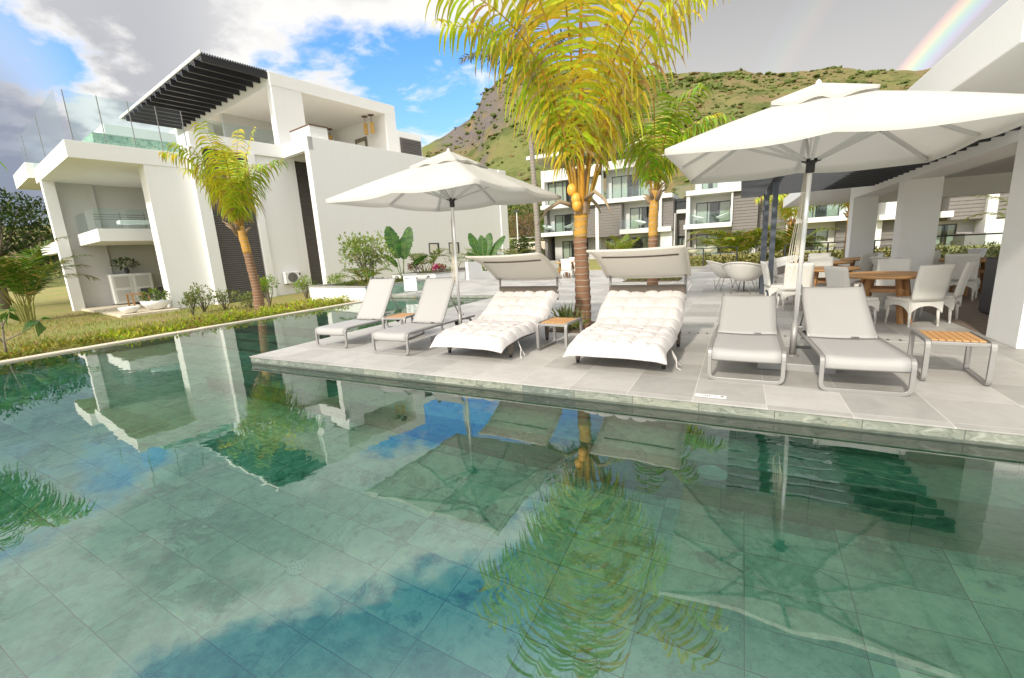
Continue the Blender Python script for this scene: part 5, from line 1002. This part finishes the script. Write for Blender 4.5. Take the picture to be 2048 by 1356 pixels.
clump('areca_palm', 'bright yellow green areca palm clump behind the white tub chairs', (.0, 27.6, -.05), 16, 3.1, 66, 80, .9, .085, (.30, .32, .02), (.12, .20, .015), 72, .3, 28)
clump('areca_palm', 'areca palm clump behind the front pergola post', (2.2, 28.6, -.05), 12, 2.8, 66, 80, .8, .085, (.10, .18, .015), (.28, .32, .03), 73, .3, 26)
clump('areca_palm', 'areca palm clump behind the glass railing of the pavilion dining area', (12.4, 29.5, -.05), 14, 3.0, 66, 85, .8, .085, (.10, .19, .02), (.26, .30, .04), 74, .9, 26)
clump('areca_palm', 'small fresh green areca palm showing just right of the tall palm trunk', (-8.5, 37, -.05), 9, 2.6, 78, 60, .7, .08, (.14, .24, .015), (.24, .30, .03), 75, .2, 24)
clump('areca_palm', 'low green palm tuft in the planter at the pool corner', VW(c1[0] - 1.6, c1[1] + 1.2, .34), 8, 1.2, 60, 90, .40, .04, (.08, .16, .015), (.16, .24, .03), 76, .1, 22, group='feathery palm clumps')
clump('areca_palm', 'arching green palm in the planter with pink flowers, left of the parasol pole', VW(c2[0] - 2.4, c2[1] + 1.5, .5), 9, 1.9, 70, 80, .55, .05, (.07, .15, .015), (.18, .25, .02), 77, .15, 24)
clump('areca_palm', 'arching green palm in the planter with pink flowers, right of the parasol pole', VW(c2[0] - 1.1, c2[1] + 4.6, .5), 9, 1.6, 70, 80, .5, .05, (.07, .15, .015), (.18, .25, .02), 78, .15, 24)
clump('areca_palm', 'palm with one browned frond at the end wall of the villa', (-14.2, 27.5, .2), 8, 2.2, 66, 100, .6, .06, (.10, .17, .02), (.20, .16, .07), 79, .3, 24)
def bigleaf(name, label, loc, specs, seed, ca=(.022, .085, .012), cb=(.07, .17, .022)):
    rnd = random.Random(seed); t = thing(name, label, 'plant', loc, 0, 'broad leaved plants in the planters')
    for (p, e, st, L, w, bend) in specs:
        a = R(S2A(p)); d = Vector((math.sin(a) * math.cos(R(e)), math.cos(a) * math.cos(R(e)), math.sin(R(e)))); m = MB(); m.cur = (.20, .28, .06)
        base = Vector((rnd.uniform(-.1, .1), rnd.uniform(-.1, .1), 0)); tip = base + d * st; m.tube([base, base.lerp(tip, .5), tip], [.028, .022, .016], 6); q = tip.copy(); dd = d.copy(); P = [q.copy()]; n = 18
        for j in range(n): dd = (dd + Vector((math.sin(a), math.cos(a), -.25)) * bend / n).normalized(); q = q + dd * (L / n); P.append(q.copy())
        m.tube(P, [.016 * (1 - j / n) + .003 for j in range(n + 1)], 5); side = dd.cross(Vector((0, 0, 1))).normalized(); fwd = Vector((math.sin(R(S2A(270))), math.cos(R(S2A(270))), 0)); side = (side * .5 + Vector((math.cos(YAW), math.sin(YAW), 0)) * (1 if side.dot(Vector((math.cos(YAW), math.sin(YAW), 0))) > 0 else -1)).normalized()
        for sd in (-1, 1):
            for j in range(n):
                s0, s1 = j / n, (j + .94) / n; f = lambda s: w * math.sin(math.pi * min(1, s * .93 + .05)) ** .6 * (1 if s < .8 else 1)
                cut = rnd.uniform(.86, 1.0); dr = Vector((0, 0, -.12)); m.cur = rc(rnd, ca, cb, .15); up = (P[j + 1] - P[j]).normalized() * .18
                a0, a1 = P[j], P[j].lerp(P[j + 1], .97); m.add([a0, a1, a1 + (side * sd + up + dr * .5) * f(s1) * cut * .55 + fwd * .05 * w, a0 + (side * sd + up + dr * .5) * f(s0) * cut * .55 + fwd * .05 * w, a1 + (side * sd + up * 1.4 + dr) * f(s1) * cut, a0 + (side * sd + up * 1.4 + dr) * f(s0) * cut], [(0, 1, 2, 3), (3, 2, 4, 5)])
        m.build('leaf', 'leaf', t, smooth=True)
bigleaf('bird_of_paradise', 'big broad leaved plant with two upright paddle leaves beside the white planter corner', (-15.7, 18.0, .05), [(165, 82, 1.3, 1.7, .42, .15), (25, 80, 1.25, 1.7, .42, .15), (0, 60, 1.0, .9, .25, .9), (200, 70, .9, .9, .25, .6), (80, 84, 1.3, 1.1, .3, .2)], 81)
bigleaf('bird_of_paradise', 'broad leaved plant fanning against the villa wall above the left daybed hood', (-11.4, 19.2, .5), [(160, 76, .7, 1.3, .28, .2), (60, 80, .7, 1.25, .27, .3), (20, 66, .7, 1.3, .27, .4), (350, 50, .5, .8, .2, .9), (190, 60, .5, .8, .2, .6), (100, 82, .7, 1.1, .25, .2)], 82)
def shrub(name, label, loc, rad, h, nleaf, ls, ca, cb, seed, stems=6, cat='shrub', group=None, flowers=None, clumps=7, m_='leaf'):
    rnd = random.Random(seed); t = thing(name, label, cat, loc, 0, group); st = MB(); f = MB()
    for k in range(stems):
        a = rnd.uniform(0, 6.28); r = rad * rnd.uniform(.2, .8); tip = Vector((math.cos(a) * r, math.sin(a) * r, h * rnd.uniform(.55, .92))); mid = tip * .5 + Vector((rnd.uniform(-.1, .1) * rad, rnd.uniform(-.1, .1) * rad, h * .05)); st.tube([(rnd.uniform(-.08, .08) * rad, rnd.uniform(-.08, .08) * rad, -.05), mid, tip], [.012 + .012 * h, .01 + .008 * h, .006], 6)
        leaves(f, tip, (rad * .42, rad * .42, h * .2), int(nleaf / (stems + clumps) * 1.2), ls, ca, cb, rnd)
    for k in range(clumps): a = rnd.uniform(0, 6.28); r = rad * rnd.random() ** .6; leaves(f, (math.cos(a) * r, math.sin(a) * r, h * rnd.uniform(.3, .85)), (rad * .38, rad * .38, h * .18), int(nleaf / (stems + clumps)), ls, ca, cb, rnd)
    st.build('stem', 'bark', t, smooth=True); f.build('foliage', m_, t)
    if flowers:
        q = MB()
        for k in range(flowers[1]): a = rnd.uniform(0, 6.28); leaves(q, (math.cos(a) * rad * .8 * rnd.random(), math.sin(a) * rad * .8 * rnd.random(), h * rnd.uniform(.5, 1)), (.14, .14, .1), 26, .08, flowers[0], tuple(v * .6 for v in flowers[0]), rnd, asp=.8)
        q.build('flowers', 'leaf', t)
    return t
shrub('frangipani', 'pale open branched shrub rising from the white planter at the pool corner', VW(c1[0] - 2.3, c1[1] + 1.9, .34), .98, 2.1, 1500, .17, (.14, .23, .03), (.36, .42, .14), 91, 12, clumps=16)
pc = thing('ground_cover', 'low green ground cover filling the white planter at the pool corner', 'ground cover', VW(c1[0] - 2, c1[1] + 1.8, .34)); f = MB(); leaves(f, (0, 0, .04), (1.7, 1.5, .12), 1300, .12, (.06, .12, .01), (.18, .20, .04), random.Random(92)); f.build('foliage', 'leaf', pc); pc['kind'] = 'stuff'
shrub('bougainvillea', 'pink flowering bougainvillea spilling over the deck planter', VW(c2[0] - .7, c2[1] + 1.0, .45), .65, .45, 260, .11, (.08, .14, .02), (.18, .24, .04), 93, 5, flowers=((.55, .02, .18), 12))
shrub('red_shrub', 'dark red leaved shrub in the deck planter left of the pink flowers', VW(c2[0] - 2.4, c2[1] + .8, .45), .5, .65, 240, .13, (.30, .03, .03), (.10, .12, .03), 94, 5)
shrub('variegated_shrub', 'pale airy shrub behind the pink flowers in the deck planter', VW(c2[0] - 1.0, c2[1] + 2.6, .45), .7, 1.2, 320, .1, (.40, .40, .28), (.20, .28, .08), 95, 8)
for (u, v, r, h, ca, lb, sd) in ((-25.6, 8.2, .8, 1.5, 0, 'thin weedy shrub at the foot of the broad villa wall, near the porch', 1), (-25.2, 9.0, .9, 1.1, 0, 'low dark shrub at the foot of the broad villa wall', 2), (-24.3, 9.9, .8, .9, 0, 'bushy low shrub at the corner before the villa louvres', 3), (-23.4, 10.4, .55, 1.7, 1, 'tall thin stemmed shrub left of the small palm', 4), (-21.8, 11.6, .7, 1.5, 1, 'fresh green sprig shrub just right of the small palm trunk', 5), (-22.0, 12.6, .8, 1.0, 0, 'low shrub under the right end of the villa louvres', 6), (-23.0, 14.0, .95, 1.4, 1, 'rounded green shrub below the air conditioner', 7), (-24.6, 7.4, .5, 1.2, 0, 'wispy dry weed in front of the villa porch', 8)):
    p = VW(u * .93, v * .93); p.z = ground_z(p.x, p.y); shrub('garden_shrub', lb, p, r * .7, h * .8, 380, .13, ((.10, .14, .035), (.13, .24, .015))[ca], ((.24, .28, .09), (.30, .40, .03))[ca], 100 + sd, 7, group='small shrubs along the villa wall')
def tree(name, label, loc, h, rad, nleaf, ls, ca, cb, seed, trunk=.25, group=None):
    rnd = random.Random(seed); t = thing(name, label, 'tree', loc, 0, group); st = MB(); f = MB(); st.tube([(0, 0, -.2), (.05, 0, h * .3), (0, .1, h * .5)], [trunk, trunk * .8, trunk * .6], 9)
    for k in range(26):
        a = rnd.uniform(0, 6.28); rr = rad * rnd.uniform(.3, 1.0); z = h * rnd.uniform(.42, .98); rr *= math.sqrt(max(.12, 1 - ((z / h - .62) / .42) ** 2)); tip = Vector((math.cos(a) * rr, math.sin(a) * rr, z)); st.tube([(0, 0, h * rnd.uniform(.25, .5)), tip * .55 + Vector((0, 0, h * .12)), tip], [trunk * .35, trunk * .2, .02], 5); leaves(f, tip, (rad * .36, rad * .36, h * .13), nleaf // 26, ls, ca, cb, rnd, shell=.2)
    st.build('trunk', 'bark', t, smooth=True); f.build('crown', 'leaf', t)
tree('broadleaf_tree', 'dark round broadleaf tree at the far left behind the areca palm', (-44, 10.5, -.6), 7.6, 4.4, 6000, .34, (.018, .042, .012), (.06, .10, .02), 201, .35)
tree('broadleaf_tree', 'lighter green tree between the dark tree and the villa pillar', (-47, 16.5, -.6), 6.8, 3.0, 2600, .34, (.06, .10, .02), (.16, .20, .04), 202, .25)
tree('broadleaf_tree', 'green bushy tree behind the street lamp', (-32, 68, 1.5), 7.5, 4.5, 2600, .5, (.04, .08, .012), (.16, .20, .03), 203, .3, 'trees behind the villa end wall')
tree('broadleaf_tree', 'brownish dry tree beside the street lamp', (-29.3, 62, .5), 6.0, 2.8, 1500, .4, (.18, .12, .06), (.26, .19, .10), 204, .3, 'trees behind the villa end wall')
tree('broadleaf_tree', 'small bright green tree left of the grey palm trunk', (-20.6, 49, .5), 4.4, 1.2, 900, .3, (.06, .14, .01), (.16, .26, .03), 205, .12, 'trees behind the villa end wall')
shrub('garden_shrub', 'round green bush at the foot of the street lamp', (-20.8, 42.5, 0), 1.3, 2.6, 700, .3, (.04, .09, .015), (.13, .19, .03), 206, 6)
# frangipani sapling at the lower left
t = thing('sapling', 'young sapling with few big leaves at the left edge of the pool', 'sapling', (-13.3, 3.0, -.16)); m = MB(); T1 = [(0, 0, -.05), (.02, .02, .35), (-.1, .1, .78), (-.15, .02, 1.0)]; m.tube(T1, [.022, .018, .013, .008], 7); m.tube([(.02, .02, .35), (.3, .35, .55), (.42, .5, .72)], [.014, .011, .007], 6); m.tube([(0, .02, .30), (-.2, -.1, .7), (-.28, -.12, .95)], [.014, .01, .007], 6); m.tube([(-.04, .05, .6), (.1, .2, .95)], [.01, .006], 6); m.build('stem', 'bark', t, smooth=True)
rnd = random.Random(77)
for c in ((-.15, .02, 1.0), (.42, .5, .72), (-.28, -.12, .95), (.1, .2, .95)):
    for k in range(6): f = MB(); leaves(f, c, (.05, .05, .03), 1, .30, (.05, .12, .02), (.14, .22, .06), rnd, up=-.2, asp=.55); f.build('leaf', 'leaf', t)
# ground cover along the pool edge and grass tufts
def cover():
    rnd = random.Random(300); f = MB()
    for k in range(620):
        y = rnd.uniform(1.2, 11.6); x = -12.55 - abs(rnd.gauss(0, 1)) * 1.1 - rnd.random() * .2; d = noise.noise((x * .8, y * .8, 4))
        if d < -.25 or x < -15.5: continue
        z = ground_z(x, y); r = rnd.uniform(.07, .20) * (1.25 if y > 6 else .8); yel = rnd.random(); ca, cb = ((.24, .36, .015), (.50, .52, .03)) if y > 4.5 and yel > .2 else ((.15, .22, .02), (.40, .34, .05))
        if rnd.random() < .14: ca, cb = (.26, .15, .07), (.34, .22, .10)
        leaves(f, (x, y, z + r * .45), (r, r, r * .7), 18, .085, ca, cb, rnd, asp=.5)
    tag(f.build('ground_cover', 'leaf_dull'), 'low yellow green ground cover along the outer pool edge', 'ground cover', kind='stuff')
    g = MB(); sc_ = 0
    for k in range(15000):
        x = -12.6 - 17 * rnd.random() ** 1.5; y = rnd.uniform(.2, 13.5); z = ground_z(x, y); d = noise.noise((x * .5, y * .5, 8)); 
        if d < -.1 and rnd.random() < .6: continue
        h = rnd.uniform(.05, .15) * (1 + max(0, d)); a = rnd.uniform(0, 6.28); v = Vector((math.cos(a), math.sin(a), 0)); l = Vector((rnd.uniform(-.6, .6), rnd.uniform(-.6, .6), 1)) * h; g.cur = rc(rnd, (.36, .28, .10), (.19, .26, .035), .2); p = Vector((x, y, z - .01)); g.add([p - v * .012, p + v * .012, p + l * .6 + v * .008, p + l * 1.0, p + l * .6 - v * .008], [(0, 1, 2, 4), (4, 2, 3)])
    tag(g.build('grass', 'leaf_dull'), 'dry tufty lawn grass between the pool and the villa', 'grass', kind='stuff')
    s = MB()
    for k in range(420): x, y = rnd.uniform(-3.9, -2.0), rnd.uniform(17.2, 18.3); leaves(s, (x, y, .08), (.06, .06, .1), 4, .22, (.16, .20, .05), (.36, .34, .16), rnd, up=1.2, asp=.12)
    tag(s.build('ground_cover', 'leaf_dull'), 'strip of grassy plants in the deck bed under the right daybed hood', 'ground cover', kind='stuff')
    s = MB()
    for k in range(34): a = rnd.uniform(2.2, 5.2); r = rnd.uniform(.2, .42); leaves(s, (-2.5 + math.cos(a) * r, 7.5 + math.sin(a) * r, .08), (.05, .05, .1), 4, .30, (.16, .24, .06), (.42, .42, .22), rnd, up=1.0, asp=.1)
    tag(s.build('spider_plants', 'leaf'), 'striped spider plants round the foot of the tall palm', 'ground cover', kind='stuff')
    tag(solid('palm_bed', 'soil', [(-3.0, -2.0, 7.0, 8.1, .003, .02)]), kind='structure'); tag(solid('planting_bed', 'soil', [(-4.0, -1.95, 17.1, 18.4, .003, .03)]), kind='structure')
    h = MB()
    for k in range(900): x, y = rnd.uniform(-6, 14), rnd.uniform(26.6, 31); leaves(h, (x, y, rnd.uniform(.05, .5) * rnd.random()), (.3, .3, .2), 6, .2, (.12, .15, .03), (.30, .26, .08), rnd)
    tag(h.build('garden_plants', 'leaf_dull'), 'mixed low garden plants between the railing and the apartments', 'ground cover', kind='stuff')
cover()
